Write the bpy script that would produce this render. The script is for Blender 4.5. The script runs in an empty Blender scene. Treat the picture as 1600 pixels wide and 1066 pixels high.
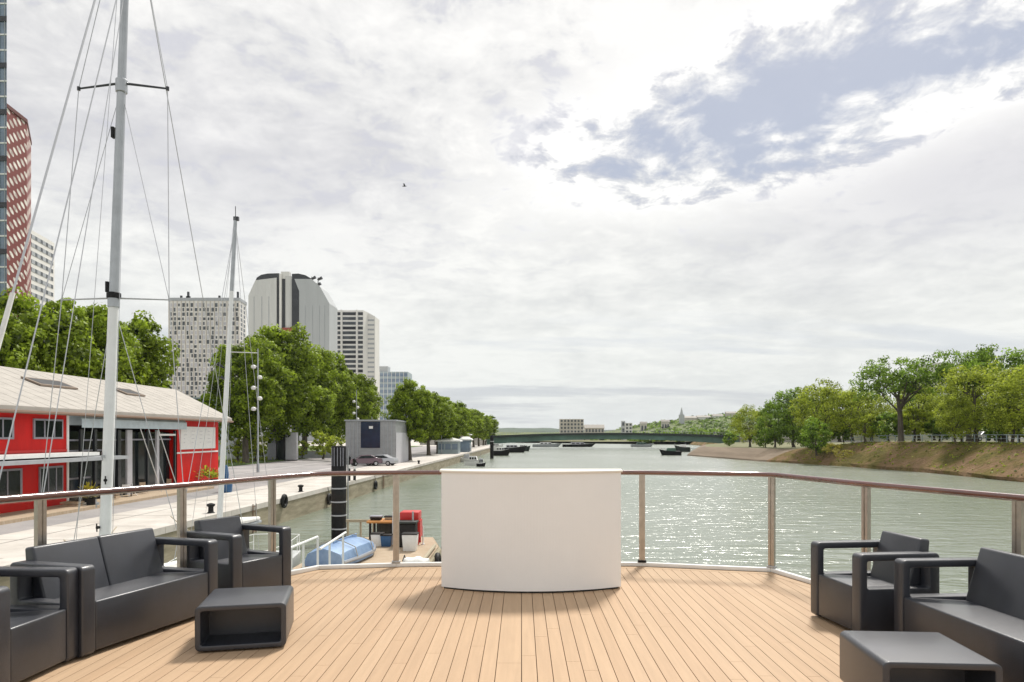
import bpy, bmesh, math, random
from mathutils import Vector, Matrix, noise
R = math.radians
S = bpy.context.scene
COL = S.collection
CH, DK, QZ = 5.35, 3.85, 1.5        # camera height, deck height, quay height above the water
F = 1100.0
def gx(px, Y): return (px - 815) / F * Y
def gz(py, Y): return CH - (py - 681) / F * Y

# ---------------------------------------------------------------- materials
def mat(name, col, rough=.6, metal=0, spec=.5, var=0, vscale=3, col2=None, bump=0, bscale=20, stretch=None, coat=0, detail=5):
    m = bpy.data.materials.new(name); m.use_nodes = True
    n = m.node_tree.nodes; l = m.node_tree.links
    b = n['Principled BSDF']
    b.inputs['Roughness'].default_value = rough
    b.inputs['Metallic'].default_value = metal
    b.inputs['Specular IOR Level'].default_value = spec
    b.inputs['Coat Weight'].default_value = coat
    c = tuple(col) + (1,)
    b.inputs['Base Color'].default_value = c
    if var or col2 or bump:
        tc = n.new('ShaderNodeTexCoord'); mp = n.new('ShaderNodeMapping')
        l.new(tc.outputs['Object'], mp.inputs['Vector'])
        if stretch: mp.inputs['Scale'].default_value = stretch
    if var or col2:
        t = n.new('ShaderNodeTexNoise'); t.inputs['Scale'].default_value = vscale; t.inputs['Detail'].default_value = detail
        t.inputs['Roughness'].default_value = .65
        l.new(mp.outputs[0], t.inputs['Vector'])
        r = n.new('ShaderNodeValToRGB'); r.color_ramp.elements[0].position = .32; r.color_ramp.elements[1].position = .68
        if col2: r.color_ramp.elements[0].color = c; r.color_ramp.elements[1].color = tuple(col2) + (1,)
        else:
            r.color_ramp.elements[0].color = tuple(x * (1 - var) for x in col) + (1,)
            r.color_ramp.elements[1].color = tuple(min(1, x * (1 + var)) for x in col) + (1,)
        l.new(t.outputs['Fac'], r.inputs['Fac']); l.new(r.outputs['Color'], b.inputs['Base Color'])
    if bump:
        t = n.new('ShaderNodeTexNoise'); t.inputs['Scale'].default_value = bscale; t.inputs['Detail'].default_value = 4
        l.new(mp.outputs[0], t.inputs['Vector'])
        bp = n.new('ShaderNodeBump'); bp.inputs['Strength'].default_value = bump; bp.inputs['Distance'].default_value = .02
        l.new(t.outputs['Fac'], bp.inputs['Height']); l.new(bp.outputs[0], b.inputs['Normal'])
    return m
def vcol_mat(name, attr, c1, c2, rough=.6, transl=0, spec=.3, noise_amt=0, nscale=.4):
    m = bpy.data.materials.new(name); m.use_nodes = True
    n = m.node_tree.nodes; l = m.node_tree.links; b = n['Principled BSDF']
    b.inputs['Roughness'].default_value = rough; b.inputs['Specular IOR Level'].default_value = spec
    a = n.new('ShaderNodeAttribute'); a.attribute_name = attr
    mx = n.new('ShaderNodeMix'); mx.data_type = 'RGBA'
    mx.inputs['A'].default_value = tuple(c1) + (1,); mx.inputs['B'].default_value = tuple(c2) + (1,)
    l.new(a.outputs['Fac'], mx.inputs['Factor'])
    out = mx.outputs['Result']
    if noise_amt:
        tc = n.new('ShaderNodeTexCoord'); t = n.new('ShaderNodeTexNoise'); t.inputs['Scale'].default_value = nscale; t.inputs['Detail'].default_value = 6
        mp = n.new('ShaderNodeMapping'); mp.inputs['Scale'].default_value = (14, .8, 1)
        l.new(tc.outputs['Object'], mp.inputs['Vector']); l.new(mp.outputs[0], t.inputs['Vector'])
        hs = n.new('ShaderNodeHueSaturation'); mr = n.new('ShaderNodeMapRange')
        mr.inputs['To Min'].default_value = 1 - noise_amt; mr.inputs['To Max'].default_value = 1 + noise_amt
        l.new(t.outputs['Fac'], mr.inputs['Value']); l.new(mr.outputs[0], hs.inputs['Value']); l.new(out, hs.inputs['Color']); out = hs.outputs['Color']
    l.new(out, b.inputs['Base Color'])
    if transl:
        tr = n.new('ShaderNodeBsdfTranslucent'); ms = n.new('ShaderNodeMixShader'); ms.inputs['Fac'].default_value = transl
        l.new(out, tr.inputs['Color']); l.new(b.outputs[0], ms.inputs[1]); l.new(tr.outputs[0], ms.inputs[2])
        l.new(ms.outputs[0], n['Material Output'].inputs['Surface'])
    return m
def N(nt, typ, **kw):
    x = nt.nodes.new(typ)
    for k, v in kw.items(): setattr(x, k, v)
    return x

M = {}
M['resin'] = mat('charcoal_resin', (.017, .020, .029), .46, var=.25, vscale=4, bump=.25, bscale=260, spec=.6, coat=.55)
M['resin'].node_tree.nodes['Principled BSDF'].inputs['Coat Roughness'].default_value = .26
M['board'] = vcol_mat('deck_board', 'tone', (.45, .305, .188), (.50, .352, .224), .6, spec=.25, noise_amt=.15, nscale=2.2)
M['seam'] = mat('deck_seam', (.13, .07, .04), .9)
M['white'] = mat('white_paint', (.80, .80, .78), .4, var=.05, vscale=5)
M['hull'] = mat('hull_paint', (.74, .75, .76), .3, var=.08, vscale=1.5, coat=.3)
M['steel'] = mat('satin_steel', (.46, .42, .37), .32, metal=.85, var=.12, vscale=14)
M['steel_grey'] = mat('grey_steel', (.42, .43, .44), .4, metal=.6, var=.1, vscale=9)
M['rail'] = mat('varnished_rail', (.13, .04, .028), .25, spec=.9, var=.3, vscale=8, stretch=(1, 1, 4), coat=1)
M['counter'] = mat('ribbed_white_plastic', (.86, .857, .845), .5, var=.025, vscale=1.2)
M['counter_top'] = mat('counter_top', (.80, .76, .68), .35, var=.03)
M['dark'] = mat('dark_void', (.018, .02, .024), .5)
M['black'] = mat('black_rubber', (.012, .012, .013), .6, spec=.25, var=.3, vscale=8, bump=.2)
M['alu'] = mat('mast_alu', (.40, .42, .44), .34, metal=.6, var=.1, vscale=3)
M['mastwhite'] = mat('mast_white', (.78, .79, .79), .35, var=.05)
M['wire'] = mat('stay_wire', (.50, .51, .53), .4, metal=.5)
M['sail'] = mat('furled_sail', (.78, .77, .74), .8, var=.1, vscale=6)
M['red'] = mat('red_cladding', (.58, .007, .005), .55, var=.16, vscale=.8, stretch=(1, 1, .4), spec=.25)
M['red2'] = mat('red_paint', (.60, .02, .02), .4)
M['roof'] = mat('pale_roof', (.36, .335, .30), .8, col2=(.46, .43, .385), vscale=.7, stretch=(3, 1, 1))
M['glassdark'] = mat('dark_glass', (.012, .016, .018), .08, spec=.28, var=.5, vscale=.8)
M['glassblue'] = mat('blue_glass', (.16, .22, .30), .12, spec=.8, var=.3, vscale=.3)
M['interior'] = mat('dim_interior', (.03, .032, .034), .7, var=.6, vscale=1.1)
M['fascia'] = mat('pale_blue_awning', (.50, .58, .62), .6, var=.1, vscale=2)
M['greymetal'] = mat('grey_metal', (.36, .38, .40), .5, var=.1, vscale=1.5)
M['timber'] = mat('weathered_timber', (.38, .27, .17), .8, col2=(.52, .42, .31), vscale=3, stretch=(1, 6, 1))
M['quay'] = mat('pale_paving', (.47, .43, .385), .85, col2=(.66, .62, .57), vscale=.5, detail=9, bump=.2, bscale=4)
M['quaystone'] = mat('quay_wall_stone', (.20, .17, .11), .9, col2=(.40, .35, .25), vscale=1.1, stretch=(1, .35, 2.2), bump=.5, bscale=3)
M['asphalt'] = mat('worn_asphalt', (.25, .24, .24), .9, col2=(.40, .37, .36), vscale=.22, detail=9, bump=.1, bscale=30)
M['paint'] = mat('road_paint', (.75, .74, .71), .8, var=.1)
M['concrete'] = mat('concrete', (.42, .40, .37), .9, col2=(.55, .53, .49), vscale=.25, bump=.3, bscale=4)
M['grass'] = mat('verge_grass', (.06, .11, .02), .95, col2=(.14, .20, .05), vscale=.6)
M['wall_white'] = mat('white_wall', (.72, .71, .68), .8, var=.06, vscale=.1)
M['wall_cream'] = mat('cream_wall', (.55, .51, .45), .85, var=.08, vscale=.1)
M['tower_grey'] = mat('grey_tower_panel', (.44, .46, .47), .55, var=.06, vscale=.08, stretch=(3, 3, .2))
M['tower_grey2'] = mat('pale_tower_panel', (.58, .585, .57), .55, var=.06, vscale=.08, stretch=(3, 3, .2))
M['tower_dark'] = mat('dark_tower_glass', (.025, .028, .033), .25, var=.3, vscale=.2)
M['win_mid'] = mat('grey_window', (.07, .08, .09), .25, var=.5, vscale=.2)
M['tower_blue'] = mat('blue_grey_block', (.34, .41, .44), .4, var=.15, vscale=.1)
M['bark'] = mat('bark', (.055, .045, .035), .95, col2=(.13, .11, .085), vscale=3, stretch=(1, 1, .3), bump=.5, bscale=8)
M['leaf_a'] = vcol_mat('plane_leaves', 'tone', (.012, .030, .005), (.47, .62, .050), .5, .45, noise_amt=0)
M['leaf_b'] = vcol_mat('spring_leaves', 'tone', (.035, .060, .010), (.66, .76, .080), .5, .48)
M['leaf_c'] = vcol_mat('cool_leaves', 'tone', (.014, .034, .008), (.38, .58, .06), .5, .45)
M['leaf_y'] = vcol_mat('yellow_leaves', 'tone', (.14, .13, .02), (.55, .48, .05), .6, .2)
M['steelgreen'] = mat('bridge_green', (.10, .18, .145), .6, var=.3, vscale=.15)
M['steeldark'] = mat('bridge_dark', (.02, .03, .028), .6)
M['blue_cover'] = mat('blue_cover', (.13, .23, .42), .5, col2=(.27, .40, .60), vscale=1.4, bump=.3, bscale=5)
M['blue'] = mat('blue_plastic', (.02, .10, .24), .4)
M['navy'] = mat('navy_panel', (.008, .022, .05), .25, var=.4, vscale=.7)
M['pavilion'] = mat('galvanised_cladding', (.34, .35, .36), .42, metal=.25, var=.12, vscale=.6, stretch=(1, 1, 4))
M['rope'] = mat('rope', (.42, .36, .26), .9)
M['orange'] = mat('orange_wood', (.60, .26, .07), .7, var=.2)
M['hose'] = mat('silver_paint', (.45, .46, .48), .3, metal=.5)
M['carblack'] = mat('black_car_paint', (.02, .02, .024), .2, coat=.8)
M['carplum'] = mat('plum_car_paint', (.13, .07, .09), .25, coat=.8)
M['hillfar'] = mat('far_hill', (.05, .085, .05), .95, col2=(.09, .12, .08), vscale=.01)
M['hillgreen'] = mat('green_hill', (.06, .10, .025), .95, col2=(.19, .21, .09), vscale=.05)
M['ground'] = mat('bank_ground', (.10, .12, .04), .95, col2=(.24, .22, .12), vscale=.25)
M['sheet'] = mat('grey_panel', (.27, .27, .31), .6, var=.1)
M['sheet_light'] = mat('pale_grey_panel', (.50, .50, .53), .6, var=.08)
M['terracotta'] = mat('terracotta', (.35, .15, .08), .8)
M['glass'] = None

def mk_glass():
    m = bpy.data.materials.new('clear_pane'); m.use_nodes = True; nt = m.node_tree; n = nt.nodes; l = nt.links
    n.remove(n['Principled BSDF'])
    t = n.new('ShaderNodeBsdfTransparent'); t.inputs[0].default_value = (.985, .992, .988, 1)
    g = n.new('ShaderNodeBsdfGlossy'); g.inputs['Roughness'].default_value = .02
    f = n.new('ShaderNodeFresnel'); f.inputs['IOR'].default_value = 1.25
    ge = n.new('ShaderNodeNewGeometry'); iv = n.new('ShaderNodeMath'); iv.operation = 'SUBTRACT'; iv.inputs[0].default_value = 1; l.new(ge.outputs['Backfacing'], iv.inputs[1])
    mu = n.new('ShaderNodeMath'); mu.operation = 'MULTIPLY'; l.new(f.outputs[0], mu.inputs[0]); l.new(iv.outputs[0], mu.inputs[1])
    ms = n.new('ShaderNodeMixShader'); l.new(mu.outputs[0], ms.inputs[0]); l.new(t.outputs[0], ms.inputs[1]); l.new(g.outputs[0], ms.inputs[2])
    l.new(ms.outputs[0], n['Material Output'].inputs['Surface']); return m
M['glass'] = mk_glass()

def mk_water():
    m = bpy.data.materials.new('river_water'); m.use_nodes = True; nt = m.node_tree; n = nt.nodes; l = nt.links
    b = n['Principled BSDF']; b.inputs['Roughness'].default_value = .22; b.inputs['IOR'].default_value = 1.75
    tc = n.new('ShaderNodeTexCoord')
    t0 = n.new('ShaderNodeTexNoise'); t0.inputs['Scale'].default_value = .03; t0.inputs['Detail'].default_value = 4
    l.new(tc.outputs['Object'], t0.inputs['Vector'])
    r = n.new('ShaderNodeValToRGB'); r.color_ramp.elements[0].position = .3; r.color_ramp.elements[1].position = .7
    r.color_ramp.elements[0].color = (.15, .18, .125, 1); r.color_ramp.elements[1].color = (.24, .265, .22, 1)
    l.new(t0.outputs['Fac'], r.inputs['Fac']); l.new(r.outputs['Color'], b.inputs['Base Color'])
    h = None
    for sc, st, amp in ((.55, (.55, 1.5, 1), 1.0), (1.7, (.5, 1.3, 1), .42), (5.0, (.6, 1.2, 1), .12)):
        mp = n.new('ShaderNodeMapping'); mp.inputs['Scale'].default_value = st; mp.inputs['Rotation'].default_value = (0, 0, .12 * sc)
        l.new(tc.outputs['Object'], mp.inputs['Vector'])
        t = n.new('ShaderNodeTexNoise'); t.inputs['Scale'].default_value = sc; t.inputs['Detail'].default_value = 3; t.inputs['Distortion'].default_value = .6
        l.new(mp.outputs[0], t.inputs['Vector'])
        mu = n.new('ShaderNodeMath'); mu.operation = 'MULTIPLY'; mu.inputs[1].default_value = amp; l.new(t.outputs['Fac'], mu.inputs[0])
        if h is None: h = mu.outputs[0]
        else:
            ad = n.new('ShaderNodeMath'); l.new(h, ad.inputs[0]); l.new(mu.outputs[0], ad.inputs[1]); h = ad.outputs[0]
    bp = n.new('ShaderNodeBump'); bp.inputs['Strength'].default_value = 1; bp.inputs['Distance'].default_value = .24
    l.new(h, bp.inputs['Height']); l.new(bp.outputs[0], b.inputs['Normal'])
    return m
M['water'] = mk_water()

def mk_bank():
    m = bpy.data.materials.new('bank_earth'); m.use_nodes = True; nt = m.node_tree; n = nt.nodes; l = nt.links
    b = n['Principled BSDF']; b.inputs['Roughness'].default_value = .95; b.inputs['Specular IOR Level'].default_value = .1
    tc = n.new('ShaderNodeTexCoord')
    def nz(s, d, st=None):
        mp = n.new('ShaderNodeMapping'); l.new(tc.outputs['Object'], mp.inputs['Vector'])
        if st: mp.inputs['Scale'].default_value = st
        t = n.new('ShaderNodeTexNoise'); t.inputs['Scale'].default_value = s; t.inputs['Detail'].default_value = d; t.inputs['Roughness'].default_value = .7
        l.new(mp.outputs[0], t.inputs['Vector']); return t.outputs['Fac']
    r = n.new('ShaderNodeValToRGB'); e = r.color_ramp.elements
    e[0].position = .33; e[0].color = (.10, .09, .03, 1); e[1].position = .66; e[1].color = (.30, .205, .125, 1)
    x = e.new(.45); x.color = (.17, .14, .045, 1); x = e.new(.55); x.color = (.23, .15, .085, 1)
    l.new(nz(.16, 8), r.inputs['Fac'])
    r2 = n.new('ShaderNodeValToRGB'); r2.color_ramp.elements[0].position = .55; r2.color_ramp.elements[1].position = .62
    l.new(nz(.9, 6), r2.inputs['Fac'])
    mx = n.new('ShaderNodeMix'); mx.data_type = 'RGBA'; mx.blend_type = 'MIX'; mx.inputs['B'].default_value = (.085, .085, .03, 1)
    mu = n.new('ShaderNodeMath'); mu.operation = 'MULTIPLY'; mu.inputs[1].default_value = .6; l.new(r2.outputs['Color'], mu.inputs[0])
    l.new(mu.outputs[0], mx.inputs['Factor']); l.new(r.outputs['Color'], mx.inputs['A']); l.new(mx.outputs['Result'], b.inputs['Base Color'])
    bp = n.new('ShaderNodeBump'); bp.inputs['Distance'].default_value = .5; l.new(nz(1.2, 6), bp.inputs['Height']); l.new(bp.outputs[0], b.inputs['Normal'])
    return m
M['bank'] = mk_bank()

def mk_lattice():
    # red cladding pierced by staggered pale lozenge openings
    m = bpy.data.materials.new('red_lattice'); m.use_nodes = True; nt = m.node_tree; n = nt.nodes; l = nt.links
    b = n['Principled BSDF']; b.inputs['Roughness'].default_value = .6
    tc = n.new('ShaderNodeTexCoord'); sp = n.new('ShaderNodeSeparateXYZ'); l.new(tc.outputs['Object'], sp.inputs[0])
    def mth(op, a, c=None, d=None):
        q = n.new('ShaderNodeMath'); q.operation = op
        for i, v in enumerate((a, c, d)):
            if v is None: continue
            if isinstance(v, (int, float)): q.inputs[i].default_value = v
            else: l.new(v, q.inputs[i])
        return q.outputs[0]
    u = mth('DIVIDE', mth('ADD', sp.outputs['Y'], mth('MULTIPLY', sp.outputs['X'], .4)), 2.9); v = mth('DIVIDE', sp.outputs['Z'], 1.75)
    v = mth('ADD', v, mth('MULTIPLY', u, .9))
    row = mth('FLOOR', v); st = mth('MULTIPLY', mth('MODULO', mth('ABSOLUTE', row), 2), .5)
    fu = mth('SUBTRACT', mth('FRACT', mth('ADD', u, st)), .5); fv = mth('SUBTRACT', mth('FRACT', v), .5)
    d = mth('ADD', mth('MULTIPLY', mth('MULTIPLY', fu, fu), 1.1), mth('MULTIPLY', fv, fv))
    k = mth('LESS_THAN', d, .10)
    t = n.new('ShaderNodeTexNoise'); t.inputs['Scale'].default_value = .6; l.new(tc.outputs['Object'], t.inputs['Vector'])
    rr = n.new('ShaderNodeValToRGB'); rr.color_ramp.elements[0].color = (.40, .32, .29, 1); rr.color_ramp.elements[1].color = (.85, .80, .74, 1)
    rr.color_ramp.elements[0].position = .35; rr.color_ramp.elements[1].position = .6
    l.new(t.outputs['Fac'], rr.inputs['Fac'])
    mx = n.new('ShaderNodeMix'); mx.data_type = 'RGBA'; mx.inputs['A'].default_value = (.19, .035, .028, 1)
    l.new(k, mx.inputs['Factor']); l.new(rr.outputs['Color'], mx.inputs['B']); l.new(mx.outputs['Result'], b.inputs['Base Color'])
    return m
M['lattice'] = mk_lattice()

# ---------------------------------------------------------------- mesh helpers
class MB:
    def __init__(s): s.v = []; s.f = []; s.tone = None
    def add(s, vs, fs):
        o = len(s.v); s.v += [tuple(p) for p in vs]; s.f += [tuple(i + o for i in f) for f in fs]; return s
    def box(s, x0, x1, y0, y1, z0, z1):
        if x0 > x1: x0, x1 = x1, x0
        if y0 > y1: y0, y1 = y1, y0
        if z0 > z1: z0, z1 = z1, z0
        return s.add([(x0,y0,z0),(x1,y0,z0),(x1,y1,z0),(x0,y1,z0),(x0,y0,z1),(x1,y0,z1),(x1,y1,z1),(x0,y1,z1)],
              [(0,3,2,1),(4,5,6,7),(0,1,5,4),(1,2,6,5),(2,3,7,6),(3,0,4,7)])
    def prism(s, pts, z0, z1):
        n = len(pts)
        a = sum(pts[i][0]*pts[(i+1)%n][1]-pts[(i+1)%n][0]*pts[i][1] for i in range(n))
        if a < 0: pts = pts[::-1]
        g0 = z0 if isinstance(z0, (list, tuple)) else [z0]*n; g1 = z1 if isinstance(z1, (list, tuple)) else [z1]*n
        if a < 0: g0 = g0[::-1]; g1 = g1[::-1]
        vs = [(p[0],p[1],g0[i]) for i,p in enumerate(pts)] + [(p[0],p[1],g1[i]) for i,p in enumerate(pts)]
        return s.add(vs, [tuple(range(n-1,-1,-1)), tuple(range(n,2*n))] + [(i,(i+1)%n,n+(i+1)%n,n+i) for i in range(n)])
    def cyl(s, p0, p1, r0, r1=None, n=10, cap=True):
        r1 = r0 if r1 is None else r1
        p0 = Vector(p0); p1 = Vector(p1); d = (p1-p0).normalized()
        a = d.orthogonal().normalized() if abs(d.z) < .999 else Vector((1,0,0)); b = d.cross(a)
        vs = []
        for p, r in ((p0,r0),(p1,r1)):
            for i in range(n):
                t = 2*math.pi*i/n; vs.append(p + a*math.cos(t)*r + b*math.sin(t)*r)
        fs = [(i,(i+1)%n,n+(i+1)%n,n+i) for i in range(n)]
        if cap: fs += [tuple(range(n-1,-1,-1)), tuple(range(n,2*n))]
        return s.add(vs, fs)
    def tube(s, pts, r, n=8):
        pts = [Vector(p) for p in pts]; vs = []; m = len(pts)
        ref = None
        for k, p in enumerate(pts):
            d = (pts[min(k+1,m-1)] - pts[max(k-1,0)]).normalized()
            if ref is None: ref = d.orthogonal().normalized()
            a = (ref - d*ref.dot(d)).normalized(); ref = a; b = d.cross(a)
            rr = r[k] if isinstance(r, (list,tuple)) else r
            vs += [p + a*math.cos(2*math.pi*i/n)*rr + b*math.sin(2*math.pi*i/n)*rr for i in range(n)]
        fs = [(k*n+i, k*n+(i+1)%n, (k+1)*n+(i+1)%n, (k+1)*n+i) for k in range(m-1) for i in range(n)]
        fs += [tuple(range(n-1,-1,-1)), tuple(range((m-1)*n, m*n))]
        return s.add(vs, fs)
    def lathe(s, prof, c=(0,0,0), n=16):
        vs = []; m = len(prof)
        for r, z in prof:
            for i in range(n):
                t = 2*math.pi*i/n; vs.append((c[0]+r*math.cos(t), c[1]+r*math.sin(t), c[2]+z))
        fs = [(k*n+i, k*n+(i+1)%n, (k+1)*n+(i+1)%n, (k+1)*n+i) for k in range(m-1) for i in range(n)]
        fs += [tuple(range(n-1,-1,-1)), tuple(range((m-1)*n, m*n))]
        return s.add(vs, fs)
    def loft(s, rings, cap=True):
        n = len(rings[0]); vs = [p for r in rings for p in r]; m = len(rings)
        fs = [(k*n+i, k*n+(i+1)%n, (k+1)*n+(i+1)%n, (k+1)*n+i) for k in range(m-1) for i in range(n)]
        if cap: fs += [tuple(range(n-1,-1,-1)), tuple(range((m-1)*n, m*n))]
        return s.add(vs, fs)
OFF = {}
def part(name, mb, m, parent=None, bevel=0, seg=2, smooth=None, label=None, stuff=False, rec=False):
    off = OFF.get(parent, Vector((0,0,0))) if parent is not None else Vector((0,0,0))
    me = bpy.data.meshes.new(name)
    me.from_pydata([(v[0]-off[0], v[1]-off[1], v[2]-off[2]) for v in mb.v], [], mb.f)
    if bevel or rec:
        bm = bmesh.new(); bm.from_mesh(me)
        if rec: bmesh.ops.recalc_face_normals(bm, faces=bm.faces)
        if bevel:
            es = [e for e in bm.edges if len(e.link_faces) == 2 and e.calc_face_angle(0) > .5]
            bmesh.ops.bevel(bm, geom=es, offset=bevel, segments=seg, profile=.5, affect='EDGES', clamp_overlap=True)
        bm.to_mesh(me); bm.free()
    if smooth is None: smooth = bevel > 0
    if smooth:
        me.shade_smooth(); me.set_sharp_from_angle(angle=R(42))
    me.materials.append(M[m] if isinstance(m, str) else m)
    if mb.tone:
        a = me.attributes.new('tone', 'FLOAT', 'FACE'); a.data.foreach_set('value', mb.tone)
    me.update()
    o = bpy.data.objects.new(name, me); COL.objects.link(o)
    if parent is not None: o.parent = parent; OFF[o] = off
    if label: o['label'] = label
    if stuff: o['kind'] = 'stuff'
    return o
def thing(name, label, cat, loc=(0,0,0), rz=0, group=None, local=False):
    o = bpy.data.objects.new(name, None); o.empty_display_size = .2; COL.objects.link(o)
    o.location = loc; o.rotation_euler = (0,0,rz); o['label'] = label; o['category'] = cat
    if group: o['group'] = group
    OFF[o] = Vector((0,0,0)) if local else Vector(loc)
    return o
def solo(name, mb, m, label, cat, loc=None, group=None, **kw):
    o = part(name, mb, m, None, **kw); o['label'] = label; o['category'] = cat
    if group: o['group'] = group
    if loc is not None: o.location = loc
    return o
def struct(name, mb, m, **kw):
    o = part(name, mb, m, None, **kw); o['kind'] = 'structure'; return o
def copy_tree(o, parent=None):
    c = o.copy(); COL.objects.link(c)
    if parent is not None: c.parent = parent
    for ch in list(o.children): copy_tree(ch, c)
    return c
def dup(o, loc, rz=None, label=None, scale=None):
    c = copy_tree(o); c.location = loc
    if rz is not None: c.rotation_euler = (0,0,rz)
    if label: c['label'] = label
    if scale: c.scale = scale if isinstance(scale, (tuple,list)) else (scale,)*3
    return c

# ---------------------------------------------------------------- camera, light, sky
cam = bpy.data.objects.new('camera', bpy.data.cameras.new('camera')); COL.objects.link(cam)
cam.location = (0, 0, CH); cam.rotation_euler = (R(90), 0, 0)
cam.data.sensor_width = 36; cam.data.lens = 36 * F / 1600
cam.data.shift_x = -15 / 1600; cam.data.shift_y = 148 / 1600
cam.data.clip_start = .1; cam.data.clip_end = 12000
S.camera = cam
SUN_EL, SUN_AZ = R(54), R(22)
sd = Vector((math.sin(SUN_AZ)*math.cos(SUN_EL), math.cos(SUN_AZ)*math.cos(SUN_EL), math.sin(SUN_EL)))
sl = bpy.data.lights.new('sun', 'SUN'); sl.energy = 3.1; sl.angle = R(9); sl.color = (1, .95, .88)
so = bpy.data.objects.new('sun', sl); COL.objects.link(so); so.rotation_euler = (-sd).to_track_quat('-Z', 'Y').to_euler()
S.view_settings.view_transform = 'Standard'; S.view_settings.look = 'None'; S.view_settings.exposure = .42; S.view_settings.gamma = 1

w = bpy.data.worlds.new('World'); S.world = w; w.use_nodes = True; nt = w.node_tree; n = nt.nodes; l = nt.links
bg = n['Background']; bg.inputs['Strength'].default_value = .1
sky = n.new('ShaderNodeTexSky'); sky.sky_type = 'NISHITA'; sky.sun_disc = False; sky.sun_elevation = SUN_EL; sky.sun_rotation = SUN_AZ
sky.dust_density = 2
tc = n.new('ShaderNodeTexCoord'); sp = n.new('ShaderNodeSeparateXYZ'); l.new(tc.outputs['Generated'], sp.inputs[0])
def mth(op, a, b=None, c=None, clamp=False):
    q = n.new('ShaderNodeMath'); q.operation = op; q.use_clamp = clamp
    for i, v in enumerate((a, b, c)):
        if v is None: continue
        if isinstance(v, (int, float)): q.inputs[i].default_value = v
        else: l.new(v, q.inputs[i])
    return q.outputs[0]
def rng(v, a, b, c=0, d=1, smooth=True):
    q = n.new('ShaderNodeMapRange'); q.interpolation_type = 'SMOOTHSTEP' if smooth else 'LINEAR'
    q.inputs['From Min'].default_value = a; q.inputs['From Max'].default_value = b; q.inputs['To Min'].default_value = c; q.inputs['To Max'].default_value = d
    l.new(v, q.inputs['Value']); return q.outputs[0]
zz = mth('ADD', mth('MAXIMUM', sp.outputs['Z'], 0), .16)
u = mth('DIVIDE', sp.outputs['X'], zz); v = mth('DIVIDE', sp.outputs['Y'], zz)
cb = n.new('ShaderNodeCombineXYZ'); l.new(u, cb.inputs[0]); l.new(v, cb.inputs[1])
def cn(scale, detail, rough, loc, st=(1,1,1), dist=0, rot=0):
    mp = n.new('ShaderNodeMapping'); mp.inputs['Location'].default_value = loc; mp.inputs['Scale'].default_value = st; mp.inputs['Rotation'].default_value = (0,0,rot)
    l.new(cb.outputs[0], mp.inputs['Vector'])
    t = n.new('ShaderNodeTexNoise'); t.inputs['Scale'].default_value = scale; t.inputs['Detail'].default_value = detail
    t.inputs['Roughness'].default_value = rough; t.inputs['Distortion'].default_value = dist
    l.new(mp.outputs[0], t.inputs['Vector']); return t.outputs['Fac']
def blob(dx, dz, rx, ry, rot, y=1.0):
    # 0 at the centre of a patch of the sky dome, growing outward (elliptical)
    d = Vector((dx, y, dz)).normalized()
    rt = Vector((1, 0, 0)); rt = (rt - d*rt.dot(d)).normalized(); up = rt.cross(d)
    a = rt*math.cos(rot) + up*math.sin(rot); b = up*math.cos(rot) - rt*math.sin(rot)
    def dot(vec, off, r):
        q = n.new('ShaderNodeVectorMath'); q.operation = 'DOT_PRODUCT'; l.new(tc.outputs['Generated'], q.inputs[0]); q.inputs[1].default_value = vec
        return mth('DIVIDE', q.outputs['Value'], r)
    A = dot(a, 0, rx); B = dot(b, 0, ry)
    s = mth('SQRT', mth('ADD', mth('MULTIPLY', A, A), mth('MULTIPLY', B, B)))
    return s
big = cn(.55, 9, .58, (3.1, 1.7, 0), dist=.3)
puff = cn(3.1, 8, .66, (7.3, 2.2, 0), dist=.35, st=(1, .85, 1))
fine = cn(9, 5, .6, (1.3, 5.2, 0), dist=.4)
streak = cn(.8, 8, .6, (2.0, 9.0, 0), st=(.55, 1.6, 1), rot=-.35)
gap = blob((1215-815)/F, (681-165)/F, .185, .060, R(17))
gap2 = blob((1390-815)/F, (681-100)/F, .15, .042, R(10))
gapn = mth('ADD', mth('MINIMUM', gap, gap2), mth('MULTIPLY', mth('SUBTRACT', puff, .5), 3.4))
gapn = mth('ADD', gapn, mth('MULTIPLY', mth('SUBTRACT', fine, .5), 2.2))
gm = rng(gapn, .45, 1.35, .95, 0)                      # 1 inside the clear patch
# other thin places
thin = mth('MULTIPLY', rng(mth('ADD', mth('MULTIPLY', puff, .5), mth('MULTIPLY', fine, .5)), .475, .40, 0, .62), rng(sp.outputs['Z'], .16, .36, 0, 1))
lowband = mth('MULTIPLY', rng(sp.outputs['Z'], .22, .06, 0, 1), rng(streak, .50, .62, 0, .6))
clear = mth('MAXIMUM', gm, lowband, clamp=True)
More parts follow.
